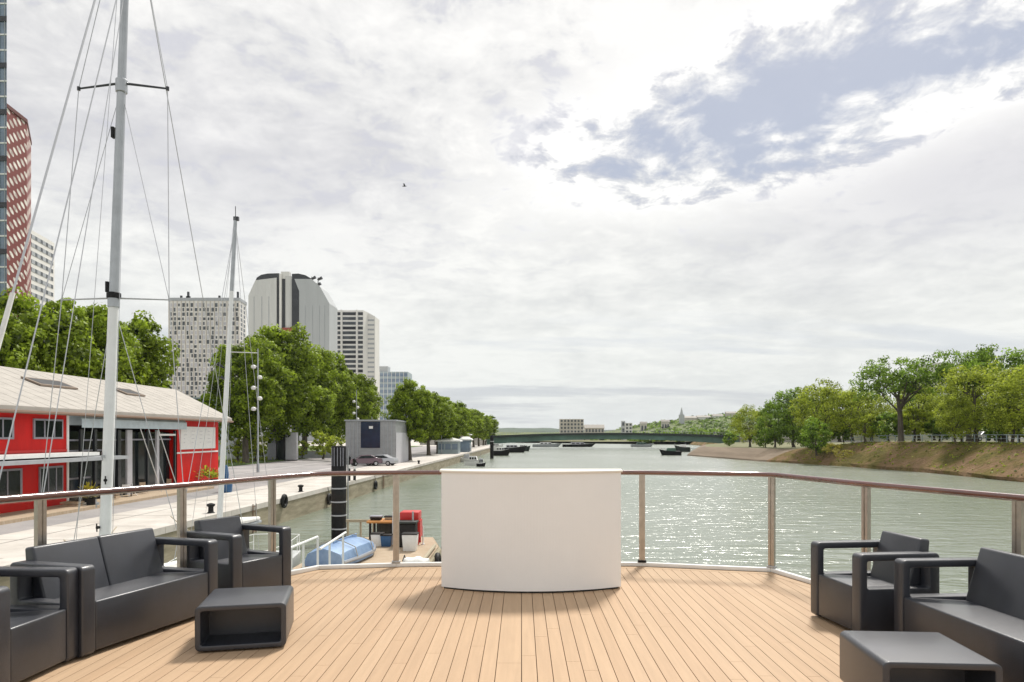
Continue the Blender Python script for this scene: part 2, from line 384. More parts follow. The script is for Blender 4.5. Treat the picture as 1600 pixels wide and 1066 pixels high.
# cloud brightness
shade = mth('ADD', mth('ADD', mth('MULTIPLY', big, .34), mth('MULTIPLY', fine, .18)), mth('ADD', mth('MULTIPLY', puff, .30), mth('MULTIPLY', streak, .18)))
shr = n.new('ShaderNodeValToRGB'); e = shr.color_ramp.elements
e[0].position = .405; e[0].color = (.60, .605, .63, 1); e[1].position = .55; e[1].color = (1.0, .99, .97, 1)
x = e.new(.465); x.color = (.76, .76, .765, 1)
l.new(shade, shr.inputs['Fac'])
edge = mth('MULTIPLY', rng(gapn, .9, 1.4, 0, 1), rng(gapn, 1.3, 2.4, 1, 0))
def mixc(f, a, b, typ='MIX'):
    q = n.new('ShaderNodeMix'); q.data_type = 'RGBA'; q.blend_type = typ; q.clamp_factor = True
    for nm, vv in (('Factor', f), ('A', a), ('B', b)):
        if isinstance(vv, (int, float)): q.inputs[nm].default_value = vv
        elif isinstance(vv, tuple): q.inputs[nm].default_value = vv
        else: l.new(vv, q.inputs[nm])
    return q.outputs['Result']
cc = mixc(mth('MULTIPLY', edge, .8), shr.outputs['Color'], (1.12, 1.11, 1.09, 1))
gr = blob((1500-815)/F, (681-300)/F, .28, .10, R(12))
cc = mixc(rng(mth('ADD', gr, mth('MULTIPLY', mth('SUBTRACT', big, .5), 2)), .2, 1.3, .62, 0), cc, (.60, .59, .66, 1))
gl = blob((330-815)/F, (681-260)/F, .30, .12, R(-15))
cc = mixc(rng(mth('ADD', gl, mth('MULTIPLY', mth('SUBTRACT', puff, .5), 2)), .2, 1.3, .45, 0), cc, (.64, .635, .69, 1))
cc = mixc(rng(sp.outputs['Z'], .42, .02, 0, .7), cc, (.88, .905, .865, 1))
ten = n.new('ShaderNodeVectorMath'); ten.operation = 'SCALE'; ten.inputs['Scale'].default_value = 7.7; l.new(cc, ten.inputs[0])
veil = mixc(.78, sky.outputs[0], (3.2, 3.5, 4.25, 1))
ten2 = mixc(thin, ten.outputs[0], (5.0, 5.05, 5.6, 1))
fin = mixc(clear, ten2, veil)
l.new(fin, bg.inputs['Color'])

# ---------------------------------------------------------------- our deck, kerb and railing
P = [(-4.3,-3),(-4.2,3),(-4.0,4.2),(-3.65,5.31),(-3.11,6.4),(-2.64,7.39),(-2.3,7.93),(-1.44,8.09),(0,8.2),(1.39,8.13),(2.78,7.78),(3.17,6.43),(3.69,5.2),(4.0,4.2),(4.2,3),(4.3,-3)]
RH = [1.07,1.07,1.07,1.07,1.075,1.09,1.1,1.103,1.103,1.103,1.10,1.085,1.07,1.07,1.07,1.07]
def yfront(x):
    for (a, b), (c, d) in zip(P, P[1:]):
        if a <= x <= c: return b + (d-b)*(x-a)/(c-a)
    return None
def offset(pts, d):
    out = []
    for i, p in enumerate(pts):
        a = Vector(pts[max(i-1,0)]); b = Vector(pts[min(i+1,len(pts)-1)])
        if 0 < i < len(pts)-1:
            n1 = (Vector(p)-a).normalized(); n2 = (b-Vector(p)).normalized()
            t = (n1+n2).normalized(); k = 1/max(.5, t.dot(n1))
        else: t = (b-a).normalized(); k = 1
        out.append((p[0]+t.y*d*k, p[1]-t.x*d*k))      # to the right of travel = inward
    return out
PI_ = offset(P, .17)
rnd = random.Random(5)
mb = MB(); tone = []
def front_in(x):
    for (a, b), (c, d) in zip(PI_, PI_[1:]):
        if a <= x <= c: return b + (d-b)*(x-a)/(c-a)
    return None
W_ = .0985; edges = []
x = 0
while x < 4.05: edges.append((x, x+W_)); x += W_
x = -.165
edges.append((-.165, 0))
while x > -4.05: edges.append((x-W_, x)); x -= W_
for a, b in edges:
    a2, b2 = a+.0025, b-.0025
    ya, yb = front_in(a2), front_in(b2)
    if ya is None or yb is None: continue
    tn = rnd.random(); y = -2.5 - rnd.random()*2
    cuts = []
    while y < max(ya, yb): y += 2.6 + rnd.random()*.4; cuts.append(y)
    cur = -2.5
    for c in cuts + [99]:
        if c < cur+.3: continue
        e1, e2 = min(c, ya), min(c, yb)
        if e1 - cur < .02 and e2 - cur < .02: break
        mb.prism([(a2,cur),(b2,cur),(b2,max(e2-.0015,cur+.005)),(a2,max(e1-.0015,cur+.005))], DK-.022, DK); tone += [min(1, max(0, tn*.75+rnd.random()*.3))]*6
        cur = c + .0015
        if c > max(ya, yb): break
mb.tone = tone
deck = struct('deck', mb, M['board'])
mb = MB(); tn = []
for i in range(len(P)-1):
    a, b, c, d = P[i], P[i+1], PI_[i+1], PI_[i]
    a1 = Vector(d).lerp(Vector(a), .04); b1 = Vector(c).lerp(Vector(b), .04)
    mb.prism([tuple(a), tuple(b), tuple(b1), tuple(a1)], DK-.022, DK); tn += [rnd.random()*.6+.2]*6
mb.tone = tn
part('margin_board', mb, M['board'], deck)
mb = MB(); mb.prism(P, DK-.3, DK-.03)
part('underlay', mb, M['seam'], deck)
# hull of our ship below the deck
mb = MB(); PO = offset(P, -.05); n_ = len(PO)
lo = [(p[0]*.93, p[1]*.97) for p in PO]
mb.prism(PO, DK-.6, DK-.31)
mb.loft([[(p[0],p[1],0.02) for p in lo], [(p[0],p[1],DK-.6) for p in PO]])
solo('ship_hull', mb, 'hull', 'white hull of the moored boat directly beneath the wooden sun deck', 'boat hull')

def rrect(x0, x1, z0, z1, r, k=5):
    out = []
    for cx, cz, a0 in ((x1-r,z1-r,0),(x0+r,z1-r,90),(x0+r,z0+r,180),(x1-r,z0+r,270)):
        for i in range(k+1):
            t = R(a0+90*i/k); out.append((cx+r*math.cos(t), cz+r*math.sin(t)))
    return out
rl = thing('deck_railing', 'curved railing with brown varnished handrail, slim metal posts and clear panes around the deck', 'railing', (0, 8.2, DK))
mb = MB()
PK = offset(P, .055)
for i in range(len(P)-1):
    mb.prism([P[i], P[i+1], PK[i+1], PK[i]], DK+.001, DK+.045)
part('kerb', mb, 'white', rl, bevel=.006)
pr = offset(P, .03)
def rail_pts(zo):
    out = []
    for i in range(len(pr)):
        p = Vector((pr[i][0], pr[i][1], DK+RH[i]+zo))
        if 0 < i < len(pr)-1:
            a = Vector((pr[i-1][0],pr[i-1][1],DK+RH[i-1]+zo)); b = Vector((pr[i+1][0],pr[i+1][1],DK+RH[i+1]+zo))
            ra = (a-p).normalized()*min(.22,(a-p).length*.35); rb = (b-p).normalized()*min(.22,(b-p).length*.35)
            for t in (0,.2,.4,.6,.8,1):
                out.append((p+ra)*(1-t)**2 + p*2*t*(1-t) + (p+rb)*t*t)
        else: out.append(p)
    return out
def sweep(pts, prof):
    mbx = MB(); rings = []
    for k, p in enumerate(pts):
        d = (pts[min(k+1,len(pts)-1)]-pts[max(k-1,0)]); d.z = 0; d.normalize(); nrm = Vector((d.y,-d.x,0))
        rings.append([p + nrm*a + Vector((0,0,b)) for a, b in prof])
    return mbx.loft(rings)
prof = rrect(-.032,.032,-.046,0,.0205,4)
part('handrail', sweep(rail_pts(0), prof), 'rail', rl, smooth=True, rec=True)
prof = [(-.015,-.054),(.015,-.054),(.015,-.047),(-.015,-.047)]
part('rail_flat', sweep(rail_pts(0), prof), 'steel', rl, rec=True)
for i in (2,3,4,5,7,8,9,10,11,12,13):
    p = pr[i]; d = Vector(pr[i+1])-Vector(pr[i-1]); ang = math.atan2(d.y, d.x); h = RH[i]
    def rot(x, y): return (p[0]+x*math.cos(ang)-y*math.sin(ang), p[1]+x*math.sin(ang)+y*math.cos(ang))
    mb = MB()
    for s in (-1, 1):
        mb.prism([rot(s*.021-.013,-.021),rot(s*.021+.013,-.021),rot(s*.021+.013,.021),rot(s*.021-.013,.021)], DK+.045, DK+h-.054)
    mb.prism([rot(-.0075,-.014),rot(.0075,-.014),rot(.0075,.014),rot(-.0075,.014)], DK+.046, DK+h-.055)
    po = part('post', mb, 'steel', rl)
    mb = MB(); mb.prism([rot(-.048,-.034),rot(.048,-.034),rot(.048,.034),rot(-.048,.034)], DK+.0455, DK+.07)
    part('base_shoe', mb, 'black' if i == 9 else 'steel_grey', po, bevel=.004)
for i in range(2, 13):
    a = Vector((pr[i][0], pr[i][1])); b = Vector((pr[i+1][0], pr[i+1][1])); t = (b-a).normalized(); a = a+t*.045; b = b-t*.045; nn = Vector((-t.y,t.x))*.004
    mb = MB(); hh = min(RH[i], RH[i+1])
    mb.prism([tuple(a+nn),tuple(b+nn),tuple(b-nn),tuple(a-nn)], DK+.052, DK+hh-.06)
    part('glass_pane', mb, M['glass'], rl)

# ---------------------------------------------------------------- furniture
def ring_mb(out, inn, y0, y1, axis='y'):
    n = len(out); f = (lambda a, b, c: (a, c, b)) if axis == 'y' else (lambda a, b, c: (c, a, b))
    vs = [f(*p, y0) for p in out]+[f(*p, y0) for p in inn]+[f(*p, y1) for p in out]+[f(*p, y1) for p in inn]
    fs = []
    for i in range(n):
        j = (i+1) % n
        fs += [(i,j,n+j,n+i),(2*n+j,2*n+i,3*n+i,3*n+j),(j,i,2*n+i,2*n+j),(n+i,n+j,3*n+j,3*n+i)]
    return MB().add(vs, fs)
def make_seat(label, cat, width, nback, name, group):
    # local frame: +X is the way the seat faces, front face at x=0, Y across
    t = thing(name, label, cat, local=True, group=group)
    D, AW, AH, SH = .64, .108, .622, .375
    hw = width/2
    for s in (-1, 1):
        y0 = s*hw; y1 = s*(hw-AW)
        o = rrect(-D, 0, .012, AH, .034); i_ = rrect(-D+.085, -.062, SH-.01, AH-.052, .016)
        part('arm', ring_mb(o, i_, min(y0,y1), max(y0,y1), 'y'), 'resin', t, bevel=.012, seg=3, rec=True)
    mb = MB()
    mb.loft([[(-.006,y,.03),(-.006,y,SH-.005),(-D+.12,y,SH-.04),(-D+.03,y,SH-.04),(-D+.03,y,.03)] for y in (-hw+AW+.002, hw-AW-.002)])
    part('seat', mb, 'resin', t, bevel=.014, seg=3, rec=True)
    bw = (width-2*AW-.004)/nback
    for k in range(nback):
        ya = -hw+AW+.002+k*bw+.002; yb = ya+bw-.004
        mb = MB()
        mb.loft([[(-D+.20,y,SH-.07),(-D+.075,y,.715),(-D-.005,y,.705),(-D+.035,y,.20),(-D+.12,y,.20)] for y in (ya, yb)])
        part('backrest', mb, 'resin', t, bevel=.016, seg=3, rec=True)
    return t
sofa = make_seat('charcoal two-seat resin sofa on the left, in front of the left railing', 'sofa', 1.32, 2, 'outdoor_sofa', 'charcoal resin sofas on the deck')
chair = make_seat('charcoal resin armchair at the bottom left corner, nearest the camera', 'armchair', .70, 1, 'outdoor_armchair', 'charcoal resin armchairs on the deck')
def place_line(o, near, far):
    # front face runs from near to far (outer corners); faces the centre line of the deck
    a = Vector(near); b = Vector(far); m_ = (a+b)/2; d = (b-a).normalized()
    nx = Vector((d.y, -d.x))
    if nx.x * (-m_.x) < 0: nx = -nx
    o.location = (m_.x, m_.y, DK+.002); o.rotation_euler = (0, 0, math.atan2(nx.y, nx.x))
place_line(sofa, (-2.93,4.70), (-2.57,5.96))
place_line(chair, (-2.99,4.01), (-2.96,4.71))
c2 = dup(chair, (0,0,0), label='charcoal resin armchair between the left sofa and the white gangway rails')
place_line(c2, (-2.53,6.17), (-2.22,6.80))
c3 = dup(chair, (0,0,0), label='charcoal resin armchair on the right, beyond the right sofa and nearest the bow')
place_line(c3, (2.49,5.19), (2.41,5.87))
s2 = dup(sofa, (0,0,0), label='charcoal two-seat resin sofa on the right, cut by the right picture edge')
place_line(s2, (2.75,3.73), (2.665,5.05))
def make_table():
    t = thing('coffee_table', 'low charcoal box coffee table with an open end, in front of the left sofa', 'coffee table', local=True, group='charcoal box coffee tables on the deck')
    o = rrect(-.30, .30, .012, .322, .035); i_ = rrect(-.262, .262, .048, .286, .015)
    part('shell', ring_mb(o, i_, -.30, .30, 'y'), 'resin', t, bevel=.008, seg=3, rec=True)
    mb = MB(); mb.box(-.2618,.2618,-.02,.0,.0482,.2858)
    part('inner_panel', mb, 'resin', t)
    return t
tb = make_table(); tb.location = (-2.02, 5.19, DK+.002); tb.rotation_euler = (0,0,R(13))
dup(tb, (2.2, 3.94, DK+.002), R(-4), 'low charcoal box coffee table at the bottom right corner, in front of the right sofa')

# curved bar counter
ct = thing('bar_counter', 'freestanding white curved bar counter at the front centre of the deck', 'bar counter', (.094, 6.9, DK))
Rr = 1.87; cy = 6.68 + Rr; half = math.asin(.88/Rr)
def arc(r, k=48, h=half): return [(.094 + r*math.sin(-h+2*h*i/k), cy - r*math.cos(-h+2*h*i/k)) for i in range(k+1)]
mb = MB()
# ribbed face: shallow flutes
K = 264; pts = []
for i in range(K+1):
    a = -half+2*half*i/K; r = Rr + (.0004 if i % 2 else -.0004)
    pts.append((.094 + r*math.sin(a), cy - r*math.cos(a)))
inn = [(.094 + (Rr-.022)*math.sin(-half+2*half*i/K), cy - (Rr-.022)*math.cos(-half+2*half*i/K)) for i in range(K+1)]
for i in range(K):
    mb.add([(pts[i][0],pts[i][1],DK+.022),(pts[i+1][0],pts[i+1][1],DK+.022),(pts[i+1][0],pts[i+1][1],DK+1.142),(pts[i][0],pts[i][1],DK+1.142),
            (inn[i][0],inn[i][1],DK+.022),(inn[i+1][0],inn[i+1][1],DK+.022),(inn[i+1][0],inn[i+1][1],DK+1.142),(inn[i][0],inn[i][1],DK+1.142)],
           [(0,1,2,3),(5,4,7,6),(3,2,6,7),(1,0,4,5)] + ([(0,3,7,4)] if i == 0 else []) + ([(2,1,5,6)] if i == K-1 else []))
part('front_panel', mb, 'counter', ct)
a_ = arc(Rr+.015, 40, half*1.012)
mb = MB(); mb.prism(a_ + [(1.02, 7.22), (-.83, 7.22)], DK+1.1425, DK+1.162)
part('counter_top', mb, 'counter_top', ct, bevel=.004)
for s, nm in ((-1,'side_panel'),(1,'side_panel')):
    xx = .094+s*.872; mb = MB(); mb.box(xx-.011, xx+.011, cy-Rr*math.cos(half)+.03, 7.2, DK+.022, DK+1.142)
    part(nm, mb, 'counter', ct)
mb = MB(); mb.box(-.76,.945,6.93,7.18,DK+.55,DK+.57); part('shelf', mb, 'counter', ct)
mb = MB(); mb.prism(arc(Rr-.03, 40, half*.99) + [(.95, 7.16), (-.76, 7.16)], DK+.001, DK+.0215)
part('plinth', mb, 'dark', ct)

# ---------------------------------------------------------------- the setting: water, ground, quay
mb = MB(); mb.add([(-4500,-400,0),(4500,-400,0),(4500,9000,0),(-4500,9000,0)], [(0,1,2,3)])
struct('water', mb, 'water')
def qx(Y): return -15.7 + .0227*Y
# left quay: wall with coping, ground sheet
mb = MB(); ys = [-60, 0, 40, 80, 120, 160, 200, 262]
for a, b in zip(ys, ys[1:]):
    mb.prism([(qx(a)-1.2,a),(qx(a),a),(qx(b),b),(qx(b)-1.2,b)], -.5, QZ-.26)
struct('quay_wall', mb, 'quaystone')
mb = MB(); y = -60
while y < 262:
    y2 = min(y+3.2, 262)
    mb.prism([(qx(y)-.9,y+.02),(qx(y)+.05,y+.02),(qx(y2)+.05,y2-.01),(qx(y2)-.9,y2-.01)], QZ-.259, QZ+.03); y = y2
struct('quay_coping', mb, 'quay')
mb = MB(); mb.add([(qx(-60)-.5,-60,QZ),(-900,-60,QZ),(-3500,3500,QZ),(-400,3500,QZ),(qx(262)-.5,262,QZ)], [(0,4,3,2,1)])
struct('ground', mb, 'quay')
mb = MB(); mb.add([(-21.5,-60,QZ+.004),(-36.5,-60,QZ+.004),(-36.5,260,QZ+.004),(-16.5,260,QZ+.004),(-19.5,75,QZ+.004)], [(0,4,3,2,1)])
struct('road', mb, 'asphalt')
mb = MB()
for yy in (62, 66, 71, 77, 84, 92): mb.box(-34, -29.5, yy, yy+.14, QZ+.005, QZ+.008)
mb.box(-22.7,-22.55,58,92,QZ+.005,QZ+.008); mb.box(-28.6,-28.5,58,130,QZ+.005,QZ+.008)
struct('road_markings', mb, 'paint')
mb = MB(); mb.box(-36.8,-36.5,-60,260,QZ,QZ+.14); mb.box(-900,-36.8,-60,260,QZ,QZ+.10)
struct('verge', mb, 'grass')
# right bank
WL = [(57.5,-80),(57.0,40),(57.5,80.6),(58.6,101.5),(55.2,128),(49.5,147),(44.6,190),(58,240),(80,285),(92,330),(100,420)]
TZ = [4.4,4.4,4.35,4.45,4.3,2.6,2.4,2.4,2.6,3.0,3.2]
random.seed(3)
def interp(k, t): return (WL[k][0]+(WL[k+1][0]-WL[k][0])*t, WL[k][1]+(WL[k+1][1]-WL[k][1])*t, TZ[k]+(TZ[k+1]-TZ[k])*t)
secs = []
for k in range(len(WL)-1):
    L = abs(WL[k+1][1]-WL[k][1]); m_ = max(2, int(L/2.2))
    for j in range(m_): secs.append(interp(k, j/m_))
secs.append((WL[-1][0], WL[-1][1], TZ[-1]))
mb = MB(); rows = []
for (x, y, z) in secs:
    row = []
    for j, (t, hz) in enumerate(((-.15,-.4),(0,.0),(.03,.12),(.2,.30),(.4,.55),(.6,.76),(.8,.92),(1,1.0))):
        wob = (noise.noise(Vector((x*.1+j, y*.22, j*.7)))*.5) if (0 < j < 7 and y < 140) else 0
        row.append((x + t*(7.5 if y < 150 else 5.0) + wob, y, z*hz + (wob*.25 if j > 1 else 0) - (.4 if j == 0 else 0)))
    rows.append(row)
V = [p for r in rows for p in r]; n8 = 8
mbe = MB(); mbc = MB()
for i in range(len(rows)-1):
    tgt = mbe if (rows[i][0][1] < 143 or rows[i][0][1] > 258) else mbc
    for j in range(7):
        a, b, c, d = rows[i][j], rows[i][j+1], rows[i+1][j+1], rows[i+1][j]
        tgt.add([a,b,c,d], [(0,1,2,3)])
struct('river_bank', mbe, 'bank', smooth=False)
struct('embankment', mbc, mat('tan_revetment', (.15,.11,.07), .9, col2=(.23,.175,.12), vscale=.3, stretch=(1,.2,3), bump=.3, bscale=3))
mb = MB()
for i in range(len(rows)-1):
    a, b = rows[i][7], rows[i+1][7]
    mb.add([a, (900,a[1],a[2]+.2), (900,b[1],b[2]+.2), b], [(0,1,2,3)])
struct('ground_right', mb, 'ground')
# far land closing the river bend behind the bridge
mb = MB(); mb.add([(-400,3500,1.45),(3500,3500,1.45),(3500,419,1.9),(100,419,1.9),(50,480,1.3),(-30,560,1.3)], [(0,5,4,3,2,1)])
struct('ground_far', mb, 'ground')

def hill(name, pts, y0, depth, m, seed, rough=.04):
    # ridge profile given as (px, py at y0); falls to the ground in front and behind
    mb = MB(); K = 140; J = 10; rows = []
    for i in range(K+1):
        px = pts[0][0] + (pts[-1][0]-pts[0][0])*i/K
        for (a, b), (c, d) in zip(pts, pts[1:]):
            if a <= px <= c: py = b + (d-b)*(px-a)/(c-a); break
        h = gz(py, y0) - 1.0
        row = []
        for j in range(J+1):
            t = j/J; y = y0 - depth*.5 + depth*t
            s = math.sin(math.pi*min(1, t*1.0))**.8 if 0 < t < 1 else 0
            nz_ = 1 + noise.noise(Vector((px*.03, t*3, seed)))*.10 + noise.noise(Vector((px*.15, t*9, seed)))*rough
            row.append((gx(px, y0), y, .6 + h*s*nz_))
        rows.append(row)
    for i in range(K):
        for j in range(J): mb.add([rows[i][j], rows[i+1][j], rows[i+1][j+1], rows[i][j+1]], [(0,1,2,3)])
    return struct(name, mb, m, smooth=True)
hill('hills', [(300,676),(700,672),(790,669),(850,668),(900,672),(960,672),(1100,668),(1900,660)], 3200, 900, 'hillfar', 1)
hill('hillside', [(930,680),(960,672),(1010,663),(1060,655),(1110,649),(1160,646),(1400,640),(1900,640)], 1000, 420, 'hillgreen', 4)
hill('low_hill', [(560,676),(700,675),(900,675),(1000,676),(1080,676)], 900, 200, 'hillgreen', 9)
# ---------------------------------------------------------------- bridge
br = thing('steel_bridge', 'long low dark green steel girder bridge crossing the river', 'bridge', (35, 292, 0))
mb = MB(); K = 40
def bz(t): return gz(682.5, 292) + 1.35*math.sin(math.pi*min(1, max(0, t)))**.8
x0b, x1b = -14.5, 90
def band(mbx, z0f, z1f, y0, y1, xa=x0b, xb=x1b):
    rings = []
    for i in range(K+1):
        t = i/K; x = xa+(xb-xa)*t; g = (x-x0b)/(x1b-x0b)
        rings.append([(x,y0,z0f(g)),(x,y1,z0f(g)),(x,y1,z1f(g)),(x,y0,z1f(g))])
    return mbx.loft(rings)
band(mb, lambda g: bz(g)-.55, lambda g: bz(g)+.25, 291, 303)
part('deck', mb, 'steeldark', br)
mb = MB(); band(mb, lambda g: bz(g)-3.3+.9*math.sin(math.pi*min(1,max(0,g))), lambda g: bz(g)-.56, 292, 292.5)
part('girder', mb, 'steelgreen', br)
mb = MB(); band(mb, lambda g: bz(g)-3.3+.9*math.sin(math.pi*min(1,max(0,g))), lambda g: bz(g)-.56, 301, 301.5)
part('girder', mb, 'steelgreen', br)
mb = MB(); band(mb, lambda g: bz(g)+1.15, lambda g: bz(g)+1.25, 291.1, 291.2)
for i in range(90):
    x = x0b+(x1b-x0b)*i/89; z = bz((x-x0b)/(x1b-x0b)); mb.box(x-.05,x+.05,291.12,291.18,z+.25,z+1.15)
part('parapet', mb, 'greymetal', br)
for x in (88.2,):
    mb = MB(); mb.prism([(x-1.4,290),(x,288.6),(x+1.4,290),(x+1.4,304),(x-1.4,304)], -.5, bz(1)-3.32); part('pier', mb, 'concrete', br)
for i in range(14):
    x = x0b+3+(x1b-x0b-6)*i/13; g = (x-x0b)/(x1b-x0b); mb = MB(); mb.box(x-.12,x+.12,291.85,291.995,bz(g)-2.4,bz(g)-.56); part('stiffener', mb, 'steelgreen', br)
ab = thing('bridge_approach', 'pale concrete bridge approach with dark opening at the left end of the green bridge', 'bridge approach', (-20, 292, 0))
mb = MB(); mb.box(-42,-14.6,290.5,304,3.3,5.3); part('slab', mb, 'concrete', ab)
mb = MB(); mb.box(-19.5,-15.2,290,305,-.4,3.298); part('abutment', mb, 'concrete', ab)
mb = MB(); mb.box(-42,-36,290.6,304,1.4,3.298); part('abutment', mb, 'concrete', ab)
mb = MB()
for i in range(22): mb.box(-41.5+i*1.25,-41.4+i*1.25,290.7,290.8,5.3,6.3)
mb.box(-42,-14.6,290.68,290.82,6.3,6.4); part('parapet', mb, 'greymetal', ab)
ar = thing('bridge_approach', 'low pale approach ramp at the right end of the green bridge', 'bridge approach', (110, 292, 0))
mb = MB(); mb.prism([(90.2,291),(150,285),(150,298),(90.2,303)], 4.2, [5.3,4.9,4.9,5.3]); part('slab', mb, 'concrete', ar)
mb = MB(); mb.prism([(90.4,292),(150,286),(150,297),(90.4,302)], 2.2, 4.198); part('abutment', mb, 'concrete', ar)

# ---------------------------------------------------------------- towers behind the quay
def winset(root, items, m, parentname='window'):
    # items: list of MB; the largest hundred as parts, the rest as one part
    for mbx in items[:100]: part(parentname, mbx, m, root)
    if len(items) > 100:
        r = MB()
        for q in items[100:]: r.add(q.v, q.f)
        part(parentname+'s', r, m, root, stuff=True)
# speckled hotel block
Y = 400; X0, X1, XS = gx(264,Y), gx(374,Y), gx(385,Y+14); T = gz(463, Y)
h1 = thing('hotel_tower', 'broad pale slab tower speckled with staggered small dark windows, behind the second mast', 'tower block', ((X0+X1)/2, Y, QZ))
mb = MB(); mb.prism([(X0,Y),(X1,Y),(XS,Y+14),(XS-6,Y+18),(X0+4,Y+18)], QZ, T-2.6); part('wall', mb, 'wall_white', h1)
mb = MB(); mb.prism([(X0-.3,Y-.3),(X1+.3,Y-.3),(XS+.4,Y+14),(XS-6,Y+18.5),(X0+4,Y+18.5)], T-2.6, T-.9)
part('cornice', mb, 'greymetal', h1)
for px in (291, 369, 280, 340):
    mb = MB(); x = gx(px, Y); mb.box(x-.5,x+.5,Y+2,Y+3,T-.9,T+ (3.0 if px in (291,369) else .8)); mb.box(x-1.1,x+1.1,Y+2,Y+3,T-.5,T+.5) if px in (291,) else None
    part('roof_mast', mb, 'tower_dark', h1)
rr = random.Random(11); dark = []; light = []; fin = MB(); nc = 17; w = (X1-X0)/nc
for r_ in range(27):
    z = T-5.0-r_*2.62
    for c in range(nc):
        x = X0+w*(c+.5); ww = w*(.30 if (r_+c)%2 else .19); hh = rr.choice((.75,.95,1.1)); dx = rr.uniform(-.3,.3)
        q = MB(); q.box(x+dx-ww, x+dx+ww, Y-.10, Y-.001, z-hh, z+hh); (dark if rr.random()<.6 else light).append(q)
allw = sorted(dark, key=lambda q: -q.v[0][2]*0); rr.shuffle(dark); rr.shuffle(light)
winset(h1, dark, 'win_mid')
q = MB()
for a in light: q.add(a.v, a.f)
part('blinds', q, 'sheet_light', h1, stuff=True)
mb = MB()
for r_ in range(27):
    z = T-5.0-r_*2.62
    for k in range(2):
        t0, t1 = (.18+k*.42), (.40+k*.42)
        a = (X1+(XS-X1)*t0+.06, Y+14*t0); b = (X1+(XS-X1)*t1+.06, Y+14*t1)
        mb.prism([a,b,(b[0]-.05,b[1]),(a[0]-.05,a[1])], z-.9, z+.9)
part('side_windows', mb, 'win_mid', h1, stuff=True)
for c in range(0, nc+1):
    x = X0+w*c; mb = MB(); mb.box(x-.16, x+.16, Y-.35, Y-.002, QZ, T-2.62); part('fin', mb, 'wall_cream', h1)
# chamfered grey tower
Y = 380
h2 = thing('chamfered_tower', 'tall grey tower with chamfered shoulders and dark vertical slots', 'tower block', (gx(451,Y), Y, QZ))
def xz(pts, y): return [(gx(a,y), y, gz(b,y)) for a, b in pts]
def slab(mbx, pts, y0, y1):
    a = xz(pts, y0); b = [(p[0], y1, p[2]) for p in a]; n = len(a)
    return mbx.add(a+b, [tuple(range(n)), tuple(range(2*n-1,n-1,-1))]+[(i+0,n+i,n+(i+1)%n,(i+1)%n) for i in range(n)])
bt = 690
mb = MB(); slab(mb, [(388,bt),(432,bt),(432,434),(399,438),(388,462)], Y-.9, Y+14); part('wall', mb, 'tower_grey2', h2, rec=True)
mb = MB(); slab(mb, [(467.5,bt),(514.5,bt),(514.5,474),(500,448),(487,436),(460,436),(467.5,455)], Y-.9, Y+16); part('wall', mb, 'tower_grey', h2, rec=True)
mb = MB(); slab(mb, [(431,bt),(468,bt),(468,437),(431,435)], Y, Y+15); part('core', mb, 'tower_dark', h2, rec=True)
mb = MB(); slab(mb, [(436.3,bt),(439.6,bt),(439.6,427),(436.3,429)], Y-1.2, Y-.01); part('fin', mb, 'wall_white', h2, rec=True)
mb = MB(); xc = gx(450.8,Y); mb.cyl((xc,Y+.9,QZ),(xc,Y+.9,gz(432,Y)), 2.0, n=20); part('stair_cylinder', mb, 'tower_grey2', h2, smooth=True)
mb = MB(); slab(mb, [(399,439.5),(401,434),(408,429.5),(418,427.5),(435.5,427),(435.5,439.5)], Y+.2, Y+13); part('crown', mb, 'tower_dark', h2, rec=True)
mb = MB(); slab(mb, [(456,439.5),(456,428),(466,427.5),(477,430),(486,435),(489,439.5)], Y+.2, Y+13); part('crown', mb, 'tower_dark', h2, rec=True)
mb = MB(); mb.box(gx(439,Y),gx(452,Y),Y,Y+3,gz(436,Y),gz(424.5,Y)); part('roof_box', mb, 'wall_white', h2)
for a, b in ((487,437),(497,438),(495,447)):
    mb = MB(); x = gx(a,Y); z = gz(b,Y); mb.cyl((x,Y,z-2.5),(x,Y,z+1.6),.28,.15,6); mb.cyl((x-.2,Y,z+.2),(x+2.2,Y-.3,z+1.3),.6,.9,8); part('antenna', mb, 'tower_dark', h2)
mb = MB(); mb.box(gx(443,Y),gx(458.5,Y),Y-2.2,Y-1.3,gz(524,Y),gz(513,Y)); part('sign_box', mb, mat('brick_red_box', (.30,.07,.04), .6), h2)
for px in (398, 410, 421, 478, 489, 500, 508):
    mb = MB(); x = gx(px, Y); fy = Y-.9
    mb.box(x-.12,x+.12,fy-.12,fy-.001,QZ+3,gz(464 if px<440 else 478,Y)); part('panel_rib', mb, 'greymetal', h2)
for side, cx in ((-1, 414), (1, 474)):
    pass
# banded tower
Y = 450; X0, X1 = gx(520,Y), gx(568,Y); XS = gx(586,Y+8); T = gz(485,Y)
h3 = thing('banded_tower', 'apartment tower with alternating white and dark horizontal bands, right of the chamfered tower', 'tower block', ((X0+X1)/2,Y,QZ))
mb = MB(); mb.prism([(X0,Y),(X1,Y),(X1+1,Y+8),(XS,Y+8),(XS,Y+22),(X0,Y+22)], QZ, [T,T,T,T-2.6,T-2.6,T]); part('wall', mb, 'wall_white', h3)
for k in range(25):
    z = T-2.2-k*3.05
    mb = MB()
    for a, b in ((520.5,532),(535.5,556),(559.5,567)):
        mb.box(gx(a,Y),gx(b,Y),Y-.12,Y-.001,z-.95,z+.95)
    part('window_band', mb, 'win_mid' if k%3 else 'tower_dark', h3)
    mb = MB(); mb.box(gx(568,Y+8)+1.3,XS-.5,Y+7.88,Y+7.999,z-3.4,z-2.3); part('window_band', mb, 'greymetal', h3)
